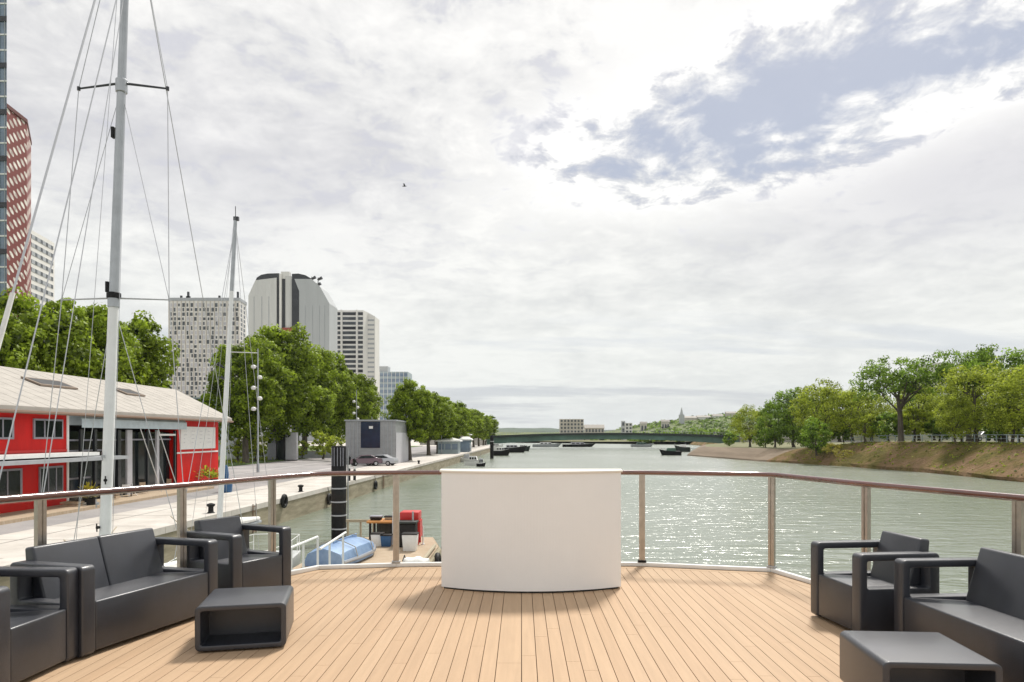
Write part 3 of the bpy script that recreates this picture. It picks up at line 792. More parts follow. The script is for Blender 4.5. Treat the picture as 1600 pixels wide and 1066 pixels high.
for px in (533.7, 557.8):
    mb = MB(); x = gx(px,Y); mb.box(x-.45,x+.45,Y-.9,Y-.002,QZ,T+.3); part('fin', mb, 'wall_white', h3)
mb = MB(); mb.box(gx(514,Y),gx(519.8,Y),Y+5,Y+18,QZ,gz(506,Y)); part('rear_wing', mb, 'tower_grey', h3)
# glass block
Y = 500; X0, X1 = gx(587,Y), gx(637,Y); T = gz(581,Y)
h4 = thing('glass_office_block', 'low blue-grey glass office block, right of the banded tower and left of the round-crowned tree', 'office block', ((X0+X1)/2,Y,QZ))
mb = MB(); mb.box(X0,X1,Y,Y+20,QZ,T); part('wall', mb, 'tower_blue', h4)
for k in range(11):
    z = T-2.2-k*3.9; mb = MB(); mb.box(X0+.4,X1-.4,Y-.15,Y-.001,z-1.1,z+1.1); part('window_band', mb, 'glassblue', h4)
for k in range(1,8):
    mb = MB(); x = X0+(X1-X0)*k/8; mb.box(x-.15,x+.15,Y-.3,Y-.16,QZ,T); part('mullion', mb, 'wall_white', h4)
mb = MB(); mb.box(X0+.5,gx(605,Y),Y+2,Y+12,T,gz(572,Y)); part('roof_plant', mb, 'tower_grey', h4)
# near left glass tower, red lattice tower, white banded tower
Y = 150; XR = gx(10.5,Y); T = 118
h5 = thing('blue_glass_tower', 'tall blue-grey glazed tower cut by the left edge of the picture', 'tower block', (XR-10,Y,QZ))
mb = MB(); mb.prism([(XR-24,Y),(XR,Y),(XR-11.5,Y+14),(XR-34,Y+14)],QZ,T); part('wall', mb, 'glassblue', h5)
for k in range(34):
    z = 5+k*3.3; mb = MB()
    if k % 3 == 0: mb.prism([(XR-24.2,Y-.25),(XR+.2,Y-.25),(XR-11.4,Y+14.2),(XR-34,Y+14.2)],z-.55,z+.55); part('dark_floor_band', mb, 'tower_dark', h5)
    else: mb.prism([(XR-24.1,Y-.14),(XR+.12,Y-.14),(XR-11.45,Y+14.1),(XR-34,Y+14.1)],z-.16,z+.16); part('spandrel', mb, 'white', h5)
for k in range(20):
    mb = MB(); x = XR-.3-k*1.2; mb.box(x-.05,x+.05,Y-.2,Y-.01,QZ,T); part('mullion', mb, 'greymetal', h5)
A = (gx(0,165),165); B = (gx(42,176),176)
T = gz(165,166.5)
h6 = thing('red_lattice_tower', 'tower clad in red lattice with pale lozenge openings, at the left edge', 'tower block', (A[0],A[1],QZ))
mb = MB(); mb.prism([A,B,(B[0]-8,B[1]+13),(A[0]-20,A[1]+10)], QZ, T); part('lattice_wall', mb, 'lattice', h6)
mb = MB(); mb.prism([(A[0]+.3,A[1]-.3),(B[0]+.3,B[1]-.2),(B[0]-8,B[1]+13.3),(A[0]-20,A[1]+10)], T, T+.9); part('parapet', mb, mat('dark_red_edge',(.12,.03,.025),.6), h6)
Y = 270; A = (gx(30,255),255); B = (gx(85,282),282); T = gz(357,262)
h7 = thing('white_slab_block', 'white residential block with grey window bands, between the red lattice tower and the first tree', 'tower block', (A[0],A[1],QZ))
mb = MB(); mb.prism([A,B,(B[0]-20,B[1]+14),(A[0]-20,A[1]+14)], QZ, T); part('wall', mb, 'wall_white', h7)
d = Vector((B[0]-A[0],B[1]-A[1])).normalized(); nn = Vector((d.y,-d.x))
L = math.dist(A,B)
for k in range(13):
    z = T-2.4-k*3.1; mb = MB()
    a = Vector(A)+d*1+nn*.12; b = Vector(A)+d*(L-1.2)+nn*.12
    mb.prism([tuple(a),tuple(b),tuple(b-nn*.11),tuple(a-nn*.11)], z-.75, z+.75); part('window_band', mb, 'greymetal', h7)
    for q_ in range(6):
        a = Vector(A)+d*(3+q_*L/6.4)+nn*.16; b = a+d*1.6; mb = MB()
        mb.prism([tuple(a),tuple(b),tuple(b-nn*.03),tuple(a-nn*.03)], z-.7, z+.7); part('window', mb, 'win_mid', h7)
# low blue building behind the red roof
Y = 130; h8 = thing('low_glazed_building', 'low blue-glazed building peeping over the right end of the pale roof', 'building', (gx(318,Y),Y,QZ))
mb = MB(); mb.box(gx(296,Y),gx(345,Y),Y,Y+9,QZ,gz(621,Y)); part('wall', mb, 'tower_blue', h8)
mb = MB(); mb.box(gx(299,Y),gx(312,Y),Y-.1,Y-.001,gz(634,Y),gz(623,Y)); part('window', mb, 'tower_dark', h8)
mb = MB(); mb.box(gx(314,Y),gx(330,Y),Y-.1,Y-.001,gz(634,Y),gz(623,Y)); part('window', mb, 'glassblue', h8)
# apartment block among right-hand trees
Y = 175; h9 = thing('white_apartment_block', 'white apartment block showing between the tall trees on the right bank', 'apartment block', (gx(1480,Y),Y,4.4))
mb = MB(); mb.box(gx(1463,Y),gx(1491,Y),Y,Y+10,4.4,gz(567,Y)); part('wall', mb, 'wall_white', h9)
for k in range(5):
    z = gz(577+k*15,Y); mb = MB(); mb.box(gx(1466,Y),gx(1476,Y),Y-.1,Y-.001,z-.8,z+.8); part('window', mb, 'glassblue', h9)
    mb = MB(); mb.box(gx(1480,Y),gx(1487,Y),Y-.1,Y-.001,z-.8,z+.8); part('window', mb, 'win_mid', h9)

# distant things behind the bridge
def block(name, label, cat, Y, px0, px1, pt, m, rows_, cols_, wm='win_mid', roof=None, z0=1.5, group=None):
    X0, X1 = gx(px0,Y), gx(px1,Y); T = gz(pt,Y)
    t = thing(name, label, cat, ((X0+X1)/2,Y,z0), group=group)
    mb = MB(); mb.box(X0,X1,Y,Y+(X1-X0)*.5,z0,T); part('wall', mb, m, t)
    for r_ in range(rows_):
        for c in range(cols_):
            cw = (X1-X0)/cols_; ch = (T-gz(677,Y))/rows_; x = X0+cw*(c+.5); z = T-ch*(r_+.5)
            mb = MB(); mb.box(x-cw*.27,x+cw*.27,Y-.2,Y-.001,z-ch*.28,z+ch*.28); part('window', mb, wm, t)
    if roof:
        w = X1-X0; d_ = w*.5; mb = MB()
        mb.add([(X0-.5,Y-.5,T),(X1+.5,Y-.5,T),(X1+.5,Y+d_+.5,T),(X0-.5,Y+d_+.5,T),(X0-.5,Y+d_/2,T+roof),(X1+.5,Y+d_/2,T+roof)], [(0,1,5,4),(3,4,5,2),(0,4,3),(1,2,5),(0,3,2,1)])
        part('roof', mb, 'roof', t)
    return t
block('far_apartment_block', 'grey apartment block standing on the horizon above the middle of the bridge', 'apartment block', 620, 875, 912, 655, 'wall_cream', 4, 7)
block('far_house', 'low pale hall with pitched roof, right of the grey block on the horizon', 'building', 640, 914, 944, 669, 'wall_cream', 1, 6, roof=3.2)
block('far_house', 'small white block at the foot of the green hill above the bridge', 'building', 640, 977, 988, 661, 'wall_white', 3, 2)
block('far_house', 'dark narrow house beside the small white block above the bridge', 'building', 650, 971, 977, 658, 'tower_grey', 2, 1)
ht = thing('hill_tower', 'slender dark tower with a spire on the green hillside skyline', 'tower', (gx(1065,900),900,20))
mb = MB(); x = gx(1065,900); mb.box(x-3,x+3,897,903,10,gz(648,900)); part('shaft', mb, 'tower_grey', ht)
mb = MB(); mb.cyl((x,900,gz(648,900)),(x,900,gz(637,900)),2.2,.3,8); part('spire', mb, 'tower_grey', ht)
hs = random.Random(8)
for i, (px, py, wd, lab) in enumerate([(1078,653,26,'long pale hillside terrace just right of the spire tower'),(1100,652,20,'pale hillside house right of the long terrace'),(1122,650,16,'cream hillside house near the first right bank tree'),(1143,646,16,'grey rooftop block on the ridge left of the right bank trees'),(1006,662,10,'tiny cream house low on the left end of the green hill'),(1040,659,12,'tiny pale house left of the spire tower')]):
    Yh = 930 if px > 1050 else 880
    block('hillside_house', lab, 'house', Yh, px-wd/2, px+wd/2, py, hs.choice(['wall_cream','wall_white']), 1, max(2,int(wd/4)), roof=2.4, z0=8, group='houses on the far hillside')

# ---------------------------------------------------------------- the red quay building
BX = -24.7
def by(px): return -BX*F/(815-px)
rb = thing('red_quay_building', 'long two-storey red clad building with pale pitched roof, standing on the quay behind the masts', 'building', (BX,45,QZ))
ya, y1_, y2_, y3_ = 22, by(106), by(275), by(341)
mb = MB(); mb.box(BX-9,BX,ya,y1_,QZ,6.72); mb.box(BX-9,BX,y2_,y3_,QZ,6.72); mb.box(BX-9,BX-7,y1_,y2_,QZ,6.72)
part('red_wall', mb, 'red', rb)
mb = MB(); rx, rz, ex, ez = BX-6.0, 9.45, BX+.75, 6.78
yr = 62.5
mb.add([(ex,20,ez),(ex,y3_+.9,ez),(rx,yr,rz),(rx,20,rz),(BX-12.7,20,ez),(BX-12.7,y3_+4,ez)], [(0,1,2,3),(3,2,5,4)])
mb.add([(ex,20,ez-.22),(ex,y3_+.9,ez-.22),(rx,yr,rz-.22),(rx,20,rz-.22),(BX-12.7,20,ez-.22),(BX-12.7,y3_+4,ez-.22)], [(3,2,1,0),(4,5,2,3)])
mb.add([(ex,20,ez),(ex,y3_+.9,ez),(ex,y3_+.9,ez-.22),(ex,20,ez-.22)], [(3,2,1,0)])
mb.add([(ex,y3_+.9,ez),(rx,yr,rz),(rx,yr,rz-.22),(ex,y3_+.9,ez-.22)], [(0,3,2,1)])
rf = part('roof', mb, 'roof', rb)
def on_roof(s, y, up): return (ex+(rx-ex)*s, y, ez+(rz-ez)*s+up)
for ys_, ye_ in ((40.2,43.6),(49.0,51.4)):
    s0, s1 = .52, .69; mb = MB()
    q = [on_roof(s0,ys_,.03), on_roof(s0,ye_,.03), on_roof(s1,ye_,.03), on_roof(s1,ys_,.03)]
    q2 = [(a,b,c+.10) for a,b,c in q]
    mb.add(q+q2, [(4,5,6,7),(0,1,5,4),(1,2,6,5),(2,3,7,6),(3,0,4,7)])
    sk = part('skylight', mb, mat('rooflight_frame',(.22,.17,.13),.7), rf)
    mb = MB(); mb.add([(a,b,c+.105) for a,b,c in [on_roof(s0+.02,ys_+.25,.03), on_roof(s0+.02,ye_-.25,.03), on_roof(s1-.02,ye_-.25,.03), on_roof(s1-.02,ys_+.25,.03)]], [(0,1,2,3)])
    part('pane', mb, 'interior', sk)
mb = MB(); mb.tube([(ex+.1,20,ez-.28),(ex+.1,y3_+.8,ez-.28)], .09, 6); part('gutter', mb, mat('rust_gutter',(.20,.13,.09),.7), rf)
for k in range(30):
    y = 21+k*1.25
    if y > y3_: break
    mb = MB(); a = on_roof(0,y,-.004); b = on_roof(.985,y,-.004); mb.tube([a,b], .02, 4); part('roof_seam', mb, 'roof', rf)
def fbox(m, nm, pa, pb, za, zb, d0, d1, par=rb, **k):
    mb = MB(); mb.box(BX+d0,BX+d1,by(pa),by(pb),za,zb); return part(nm, mb, m, par, **k)
def win(pa, pb, za, zb, par=rb, bars=1, fm='sheet'):
    f = fbox(fm, 'window', pa, pb, za, zb, .001, .07, par)
    fbox('glassdark', 'pane', pa+(pb-pa)*.05, pb-(pb-pa)*.05, za+.1, zb-.1, .071, .085, f)
    for i in range(bars):
        y = by(pa)+(by(pb)-by(pa))*(i+1)/(bars+1); mb = MB(); mb.box(BX+.086,BX+.11,y-.04,y+.04,za+.1,zb-.1); part('bar', mb, fm, f)
    return f
win(51, 97, 5.18, 6.22, bars=2)
win(-60, 20, 5.18, 6.22, bars=3)
win(-45, 33, 2.35, 3.75, bars=2)
win(60, 97, 2.35, 3.75, bars=2)
fbox('red2','trim_strip',-80,105,4.50,4.62,.001,.05)
fbox('white','trim_strip',103.5,106.3,QZ,6.6,.001,.06)
# pale canopy over the ground floor
mb = MB(); mb.box(BX+.06,BX+1.5,24,by(113),4.28,4.46); cp = part('canopy', mb, 'white', rb)
mb = MB(); mb.box(BX+.06,BX+1.9,24,by(150),4.02,4.20); part('canopy_soffit', mb, 'greymetal', rb)
mb = MB(); mb.box(BX-.02,BX+.0,ya,y1_,6.72,6.9); part('eave_board', mb, mat('eave_board',(.24,.14,.10),.8), rb)
# recessed glazed middle
mb = MB(); mb.box(BX-6.9,BX-2.2,y1_+.02,y2_-.02,QZ+.02,6.4); part('interior', mb, 'interior', rb)
mb = MB(); mb.box(BX-2.0,BX-.3,y1_+.02,y2_-.02,5.95,6.7); part('fascia_band', mb, 'fascia', rb)
fbox('glassdark','window_wall',107,274,QZ+.1,5.6,-.5,-.42)
mb = MB(); n0 = 40
for i in range(n0):
    y = by(116)+(by(283)-by(116))*i/n0; y2 = by(116)+(by(283)-by(116))*(i+1)/n0
    dz = .09*math.sin(i*.9)+.05*math.sin(i*2.3)
    mb.add([(BX+.02,y,6.66+dz*.4),(BX+.02,y2,6.66+dz*.4),(BX+.42,y2,6.30),(BX+.42,y,6.30),(BX+.42,y,5.80),(BX+.42,y2,5.80)], [(0,1,2,3),(3,2,5,4)])
part('awning', mb, 'fascia', rb)
for px, wd in ((203,.28),(187,.16),(247,.16),(275,.14),(232,.10),(150,.12),(128,.12),(168,.14)):
    y = by(px); mb = MB(); mb.box(BX-.12,BX+.0,y-wd,y+wd,QZ,5.72); part('pillar', mb, 'sheet_light' if px in (203,247) else 'tower_dark', rb)
for z, a, b in ((4.45,107,186),(5.05,107,274),(2.9,107,150)):
    fbox('sheet','transom',a,b,z,z+.1,-.40,-.30)
fbox('white','door_frame',248,274,5.35,5.48,-.09,.03)
for px in (212, 240):
    mb = MB(); y = by(px); mb.tube([(BX+.42,y-.2,5.78),(BX+1.0,y+1.3,QZ+.16)], .028, 5); part('awning_strut', mb, 'white', rb)
# notice board on the right-hand red wall
nb = fbox('white','notice_board',281,335,4.35,6.02,.001,.08)
for i in range(4):
    fbox('white','notice_panel',284+i*12.5,293.5+i*12.5,4.5,5.85,.081,.09,nb)
random.seed(2)
for i in range(4):
    for k in range(4):
        a = 285+i*12.5; ln = random.uniform(2,6); fbox('sheet_light','text_line',a,a+ln,5.68-k*.28,5.71-k*.28,.091,.094,nb)
fbox('white','trim_strip',276,340,4.05,4.16,.001,.05)
fbox('red2','trim_strip',276,340,6.45,6.55,.001,.05)

# ---------------------------------------------------------------- pavilion and quay objects
pv = thing('metal_pavilion', 'grey metal clad pavilion with a dark blue opening, on the quay beyond the black pile', 'pavilion', (-21,96,QZ))
Xa, Xb, Xc = gx(540,96), gx(618,96), gx(641,110)
mb = MB(); mb.prism([(Xa,96),(Xb,96),(Xc,110),(Xa,112)], QZ, gz(658,96)); part('wall', mb, 'pavilion', pv)
mb = MB(); mb.box(gx(564,96),gx(594,96),95.9,95.999,gz(700,96),gz(659,96)); wv = part('opening', mb, 'navy', pv)
mb = MB(); mb.box(gx(577,96),gx(583,96),95.8,95.89,gz(670,96),gz(666,96)); part('lamp', mb, 'white', wv)
for px in (547, 553, 559, 600, 606, 612):
    mb = MB(); x = gx(px,96); mb.box(x-.05,x+.05,95.9,95.999,QZ+.05,gz(659,96)); part('rib', mb, 'greymetal', pv)
mb = MB(); mb.prism([(Xb+.05,96.2),(Xc+.05,109.8),(Xc+.02,109.8),(Xb+.02,96.2)], QZ+.02, gz(676,96)); part('side_cladding', mb, 'sheet_light', pv)
mb = MB(); mb.prism([(Xa-.15,95.8),(Xb+.15,95.8),(Xc+.15,110.1),(Xa-.15,112.1)], gz(658,96), gz(658,96)+.18); part('roof_edge', mb, 'greymetal', pv)

# mooring pile
pl = thing('mooring_pile', 'thick black mooring pile with white depth rungs standing in the water', 'mooring pile', (gx(529.5,36),36,-.5))
x, y, z1 = gx(529.5,36), 36, gz(697,36)
mb = MB(); mb.lathe([(.375,-.5),(.375,z1-.05),(.34,z1)], (x,y,0), 20); part('shaft', mb, 'black', pl, smooth=True)
for k, py in enumerate((763,784,805,826)):
    z = gz(py,36); mb = MB(); mb.lathe([(.376,z-.035),(.392,z-.03),(.392,z+.03),(.376,z+.035)], (x,y,0), 20); part('rung', mb, 'sheet_light', pl)
for a in (-2.4,-1.95,-1.5,-1.1,-.75):
    mb = MB(); cx_, cy_ = x+.385*math.cos(a), y+.385*math.sin(a); mb.box(cx_-.018,cx_+.018,cy_-.018,cy_+.018,gz(728,36),z1-.08); part('rubbing_strip', mb, 'sheet', pl)
mb = MB(); mb.cyl((x+.47,y-.02,-.3),(x+.47,y-.02,gz(700,36)),.035,n=8); part('guide_pole', mb, 'alu', pl)

def bollard(px, py0, py1, label):
    Yb = F*3.85/(py1-681); x = gx(px,Yb); t = thing('bollard', label, 'post', (x,Yb,QZ), group='slim black and white quay posts')
    h = gz(py0,Yb)-QZ; mb = MB(); mb.lathe([(.12,0),(.12,h*.45),(.085,h*.47),(.085,h*.8)], (x,Yb,QZ), 12); part('post', mb, 'black', t)
    mb = MB(); mb.lathe([(.087,h*.8),(.16,h*.84),(.16,h*.95),(.05,h)], (x,Yb,QZ), 12); part('cap', mb, 'black', t)
    mb = MB(); mb.lathe([(.125,h*.5),(.13,h*.52),(.13,h*.62),(.125,h*.64)], (x,Yb,QZ), 12); part('band', mb, 'white', t)
bollard(545.5,712,752,'slim black post on the quay edge, next to the thick black pile')
bollard(554,716,751,'slim black post with white band, the one farther right of the thick black pile')

def tyre(px, py):
    Yt = None
    for k in range(300, 2600):
        yy = k/10
        if abs((815+F*qx(yy)/yy)-px) < .6: Yt = yy; break
    x = qx(Yt)+.16; z = gz(py, Yt)
    mb = MB(); rg = []
    for i in range(16):
        a = 2*math.pi*i/16; c = Vector((x, Yt+math.cos(a)*.33, z+math.sin(a)*.33)); rd = Vector((0,math.cos(a),math.sin(a)))
        rg.append([c + rd*.12*math.cos(t) + Vector((1,0,0))*.12*math.sin(t) for t in [2*math.pi*j/8 for j in range(8)]])
    rg.append(rg[0]); mb.loft(rg, cap=False)
    mb.tube([(x,Yt,z+.4),(x-.1,Yt,QZ+.02)], .02, 5)
    return mb, (x,Yt,z)
for px, py, lab in ((511,780,'tyre fender hung on the quay wall, left of the black pile'),(585,758,'tyre fender hung on the quay wall, right of the black pile'),(440,783,'tyre fender hung on the quay wall behind the second armchair')):
    mb, c = tyre(px, py); solo('tyre_fender', mb, 'black', lab, 'fender', group='tyre fenders along the quay wall', smooth=True)

def lamp_post(x, Yp, h, label, arm=2.9, nl=5, side=-1):
    t = thing('lamp_post', label, 'lamp post', (x,Yp,QZ), group='tall lamp posts along the quay')
    mb = MB(); mb.lathe([(.16,0),(.15,.9),(.10,1.0),(.06,h)], (x,Yp,QZ), 10); part('pole', mb, 'alu', t, smooth=True)
    if arm:
        mb = MB(); mb.tube([(x,Yp,QZ+h-.45),(x+side*arm,Yp,QZ+h-.35)], .045, 6); part('arm', mb, 'white', t)
    for k in range(nl):
        z = QZ+h-1.9-k*h*.085; s = -1 if k % 2 == 0 else .55
        mb = MB(); mb.lathe([(.05,-.22),(.24,-.16),(.28,0),(.2,.14),(.04,.2)], (x+s*.42,Yp-.1,z), 10); mb.tube([(x,Yp,z+.05),(x+s*.42,Yp-.1,z+.05)], .03, 5)
        part('spotlight', mb, 'white', t, smooth=True)
lamp_post(gx(403,74),74,13.0,'tall lamp post with long side arm and white spotlights, right of the second mast')
lamp_post(gx(557,118),118,11.5,'lamp post with white spotlights rising behind the pavilion',arm=0,nl=4)
lamp_post(gx(623,125),125,12.0,'lamp post with white spotlights in front of the round-crowned tree',arm=0,nl=4)
lamp_post(gx(690,150),150,10.5,'lamp post among the receding row of trees beyond the kiosks',arm=1.2,nl=2)

# grey hoarding panels beside the road
for i, (pa, pb, m_, lab) in enumerate(((418,431,'sheet','tall grey hoarding panel, left of the three below the trees'),(432.5,445,'tower_dark','tall dark hoarding panel, middle of the three below the trees'),(446,463,'sheet_light','tall pale grey hoarding panel, right of the three below the trees'),(354,372,'sheet_light','pale hoarding panel just right of the second mast'))):
    Yp = 108; t = thing('hoarding_panel', lab, 'panel', (gx((pa+pb)/2,Yp),Yp,1.6), group='grey hoarding panels by the road')
    mb = MB(); mb.box(gx(pa,Yp),gx(pb,Yp),Yp,Yp+.9,1.65,gz(676 if i<3 else 680,Yp)); part('panel', mb, m_, t, bevel=.03)
    mb = MB(); mb.box(gx(pa,Yp)+.1,gx(pb,Yp)-.1,Yp+.1,Yp+.8,1.5,1.649); part('plinth', mb, 'black', t)
# low wall along the verge
bw_ = thing('low_road_wall', 'low dark wall with pale coping along the far side of the road under the trees', 'wall', (-40,118,1.6))
mb = MB(); mb.box(gx(364,118),gx(540,118),118,118.4,1.6,2.7); part('wall', mb, 'greymetal', bw_)
mb = MB(); mb.box(gx(364,118)-.1,gx(540,118)+.1,117.95,118.45,2.7,2.82); part('coping', mb, 'concrete', bw_)

# cars
def make_car(label, paint, group):
    t = thing('parked_car', label, 'car', local=True, group=group)
    prof = [(-2.1,.35),(-2.12,.62),(-2.0,.82),(-1.15,.93),(-.55,1.36),(.65,1.42),(1.45,1.05),(2.02,.95),(2.12,.6),(2.1,.35)]
    mb = MB(); rg = []
    for y, s, dz in ((-.84,.97,-.02),(-.80,1,0),(.80,1,0),(.84,.97,-.02)): rg.append([(a*s, y*(1 if b < 1 else .80), b+dz) for a, b in prof])
    mb.loft(rg); part('body', mb, paint, t, smooth=True, rec=True)
    for s in (-1,1):
        mb = MB(); mb.loft([[(a,s*(.868 if b<1 else .70)+s*o,b) for a, b in ((-1.0,.97),(-.52,1.28),(.6,1.33),(1.25,1.02))] for o in (0,.01)]); part('side_window', mb, 'glassdark', t, rec=True)
    mb = MB(); mb.loft([[(-1.13,y,.955),(-.60,y*.82,1.325),(-.585,y*.82,1.335),(-1.115,y,.965)] for y in (-.66,.66)]); part('windscreen', mb, 'glassdark', t, rec=True)
    for sx in (-1.32,1.28):
        for s in (-1,1):
            mb = MB(); mb.cyl((sx,s*.68,.32),(sx,s*.87,.32),.32,n=16); w_ = part('wheel', mb, 'black', t)
            mb = MB(); mb.cyl((sx,s*.871,.32),(sx,s*.885,.32),.19,n=12); part('rim', mb, 'hose', w_)
    for s in (-1,1):
        mb = MB(); mb.box(-2.13,-2.05,s*.42,s*.72,.62,.74); part('headlight', mb, 'white', t)
    return t
g_ = 'cars parked beside the metal pavilion'
car = make_car('dark plum car parked in front of the metal pavilion', 'carplum', g_); car.location = (gx(570,90),90,QZ+.005); car.rotation_euler = (0,0,R(20))
car2 = make_car('silver car parked in front of the metal pavilion', 'hose', g_); car2.location = (gx(595,91),91,QZ+.005); car2.rotation_euler = (0,0,R(-10))
g_ = 'vehicles behind the right bank railing'
for px, Yp, pa, lab in ((1538,118,'hull','white car parked under the rightmost tall trees'),):
    c = make_car(lab, pa, g_); c.location = (gx(px,Yp),Yp,4.45); c.rotation_euler = (0,0,R(4)); c.scale = (1.1,1.1,1.15)
rw = thing('bank_railing', 'long grey-blue railing along the top of the right bank', 'railing', (68,100,4.4))
pts = [(s[0]+8.4, s[1], s[2]) for s in secs if 74 < s[1] < 134]
mb = MB(); mb.tube([(a,b,c+1.05) for a,b,c in pts], .05, 5); part('top_rail', mb, 'tower_blue', rw)
mb = MB(); mb.tube([(a,b,c+.55) for a,b,c in pts], .03, 5); part('mid_rail', mb, 'tower_blue', rw)
for a,b,c in pts: mb = MB(); mb.box(a-.05,a+.05,b-.05,b+.05,c-.05,c+1.05); part('post', mb, 'tower_blue', rw)
lw = thing('white_boundary_wall', 'long white boundary wall seen between the trunks on the right bank', 'wall', (90,150,4.4))
mb = MB(); mb.prism([(gx(1335,150),150),(gx(1760,128),128),(gx(1760,128),128.4),(gx(1335,150),150.4)], 4.3, 6.2); part('wall', mb, 'wall_white', lw)
mb = MB(); mb.prism([(gx(1335,150)-.1,149.9),(gx(1760,128)+.1,127.9),(gx(1760,128)+.1,128.5),(gx(1335,150)-.1,150.5)], 6.2, 6.32); part('coping', mb, 'concrete', lw)
# ---------------------------------------------------------------- trees
def tree_mesh(seed, H, Rc, trunk_h, nclump, per, leaf, style='dense', lean=0, limbs=8):
    rd = random.Random(seed); tr = MB(); lf = MB(); tone = []
    top = Vector((lean*H*.2, 0, H*.62)); b0 = Vector((0,0,0)); mid = Vector((lean*H*.05+rd.uniform(-.2,.2), rd.uniform(-.2,.2), trunk_h))
    r0 = H*.022+.06
    tr.tube([b0, b0+Vector((0,0,.25)), mid, mid.lerp(top,.5)+Vector((rd.uniform(-.4,.4),rd.uniform(-.4,.4),0)), top], [r0*1.5, r0*1.05, r0*.85, r0*.5, r0*.15], 8)
    cz = trunk_h + (H-trunk_h)*.50; hz = (H-trunk_h)*.52
    cen = Vector((lean*H*.12, 0, cz)); tips = []
    for i in range(limbs):
        a = 2*math.pi*i/limbs + rd.uniform(-.35,.35); el = rd.uniform(.05,1.1)
        tip = cen + Vector((math.cos(a)*math.cos(el)*Rc*.78, math.sin(a)*math.cos(el)*Rc*.78, math.sin(el)*hz*.75 - hz*.15))
        st = mid.lerp(top, rd.uniform(0,.45)); k = (st+tip)/2 + Vector((0,0,-.08*H*rd.random()+.02*H))
        tr.tube([st, st.lerp(k,.5)+Vector((0,0,.1)), k, tip], [r0*.42, r0*.34, r0*.24, r0*.06], 6); tips.append(tip)
        for j in range(3):
            s2 = k.lerp(tip, rd.uniform(0,.6)); t2 = s2 + Vector((rd.uniform(-1,1),rd.uniform(-1,1),rd.uniform(.1,1)))*Rc*.38
            tr.tube([s2, (s2+t2)/2+Vector((0,0,.1)), t2], [r0*.16, r0*.1, r0*.03], 4); tips.append(t2)
    phx, phy = rd.random()*50, rd.random()*50
    for c in range(nclump):
        if style == 'open': p = rd.choice(tips) + Vector((rd.gauss(0,1),rd.gauss(0,1),rd.gauss(0,.7)))*Rc*.17
        else:
            a = rd.uniform(0, 2*math.pi); cz_ = rd.uniform(-1, 1); rad = rd.uniform(.45, .97)**.6 if style != 'open' else rd.uniform(.5,1)
            sr = math.sqrt(1-cz_*cz_)
            d = Vector((math.cos(a)*sr, math.sin(a)*sr, cz_))
            bump = 1 + .30*noise.noise(d*1.7 + Vector((phx,phy,0))) + .14*noise.noise(d*4.1+Vector((phy,phx,3)))
            p = cen + Vector((d.x*Rc, d.y*Rc, d.z*hz))*rad*bump
            if p.z < trunk_h*.8: p.z = trunk_h*.8 + rd.random()*.6
        cr = Rc*rd.uniform(.13,.25)*(.75 if style == 'open' else 1); ct_ = rd.uniform(-.22,.22)
        for q in range(per):
            dd = Vector((rd.gauss(0,1),rd.gauss(0,1),rd.gauss(0,1))).normalized(); rr_ = cr*rd.uniform(.55,1.05)
            o = p + Vector((dd.x, dd.y, dd.z*.75))*rr_
            nrm = (dd*1.1 + Vector((rd.uniform(-1,1),rd.uniform(-1,1),rd.uniform(-.4,1)))).normalized()
            u_ = nrm.orthogonal().normalized(); ang = rd.uniform(0,6.28); u_ = (Matrix.Rotation(ang,3,nrm) @ u_); v_ = nrm.cross(u_)
            s = leaf*rd.uniform(.6,1.25)
            lf.add([o-u_*s*.5, o-v_*s*.34, o+u_*s*.5+nrm*s*.12, o+v_*s*.34], [(0,1,2,3)])
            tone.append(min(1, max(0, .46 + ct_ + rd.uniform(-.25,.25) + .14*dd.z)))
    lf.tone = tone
    return tr, lf
def make_tree(name, label, cat, leafmat, group, *a, **k):
    t = thing(name, label, cat, local=True, group=group)
    tr, lf = tree_mesh(*a, **k)
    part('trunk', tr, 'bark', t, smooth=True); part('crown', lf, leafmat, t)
    return t
GL = 'plane trees behind the left quay'; GR = 'trees along the right bank'; GF = 'row of trees receding along the left quay'
ORD = ['first','second','third','fourth','fifth','sixth','seventh','eighth','ninth','tenth','eleventh','twelfth']
ta = make_tree('plane_tree','x','tree','leaf_a',GL, 1, 17.3, 5.0, 3.6, 260, 82, .45)
tb_ = make_tree('plane_tree','x','tree','leaf_a',GL, 2, 17.3, 5.2, 3.9, 270, 82, .45)
tc_ = make_tree('plane_tree','x','tree','leaf_a',GL, 3, 21.0, 5.9, 4.2, 300, 84, .50)
td = make_tree('plane_tree','x','tree','leaf_a',GL, 4, 21.0, 6.2, 3.8, 300, 84, .50)
te = make_tree('leafy_tree','x','tree','leaf_b',GR, 5, 12.0, 5.2, 1.0, 175, 62, .34)
tf = make_tree('leafy_tree','x','tree','leaf_c',GR, 6, 12.0, 4.8, .9, 175, 64, .34)
tg = make_tree('open_tree','x','tree','leaf_c',GR, 7, 15.0, 5.8, 4.3, 175, 46, .33, style='open', limbs=11)
tv = make_tree('leafy_tree','x','tree','leaf_b',GR, 8, 13.0, 5.8, 1.9, 165, 58, .34)
used = set()
def place(src, x, y, z, h, label, rz, group=None, wide=1):
    base = {ta:17.3,tb_:17.3,tc_:21,td:21,te:12,tf:12,tg:15,tv:13}[src]
    s = h/base
    if src in used: o = dup(src, (x,y,z), rz, label, (s*wide, s*wide, s))
    else: used.add(src); o = src; o.location = (x,y,z); o.rotation_euler = (0,0,rz); o['label'] = label; o.scale = (s*wide,s*wide,s)
    if group: o['group'] = group
    return o
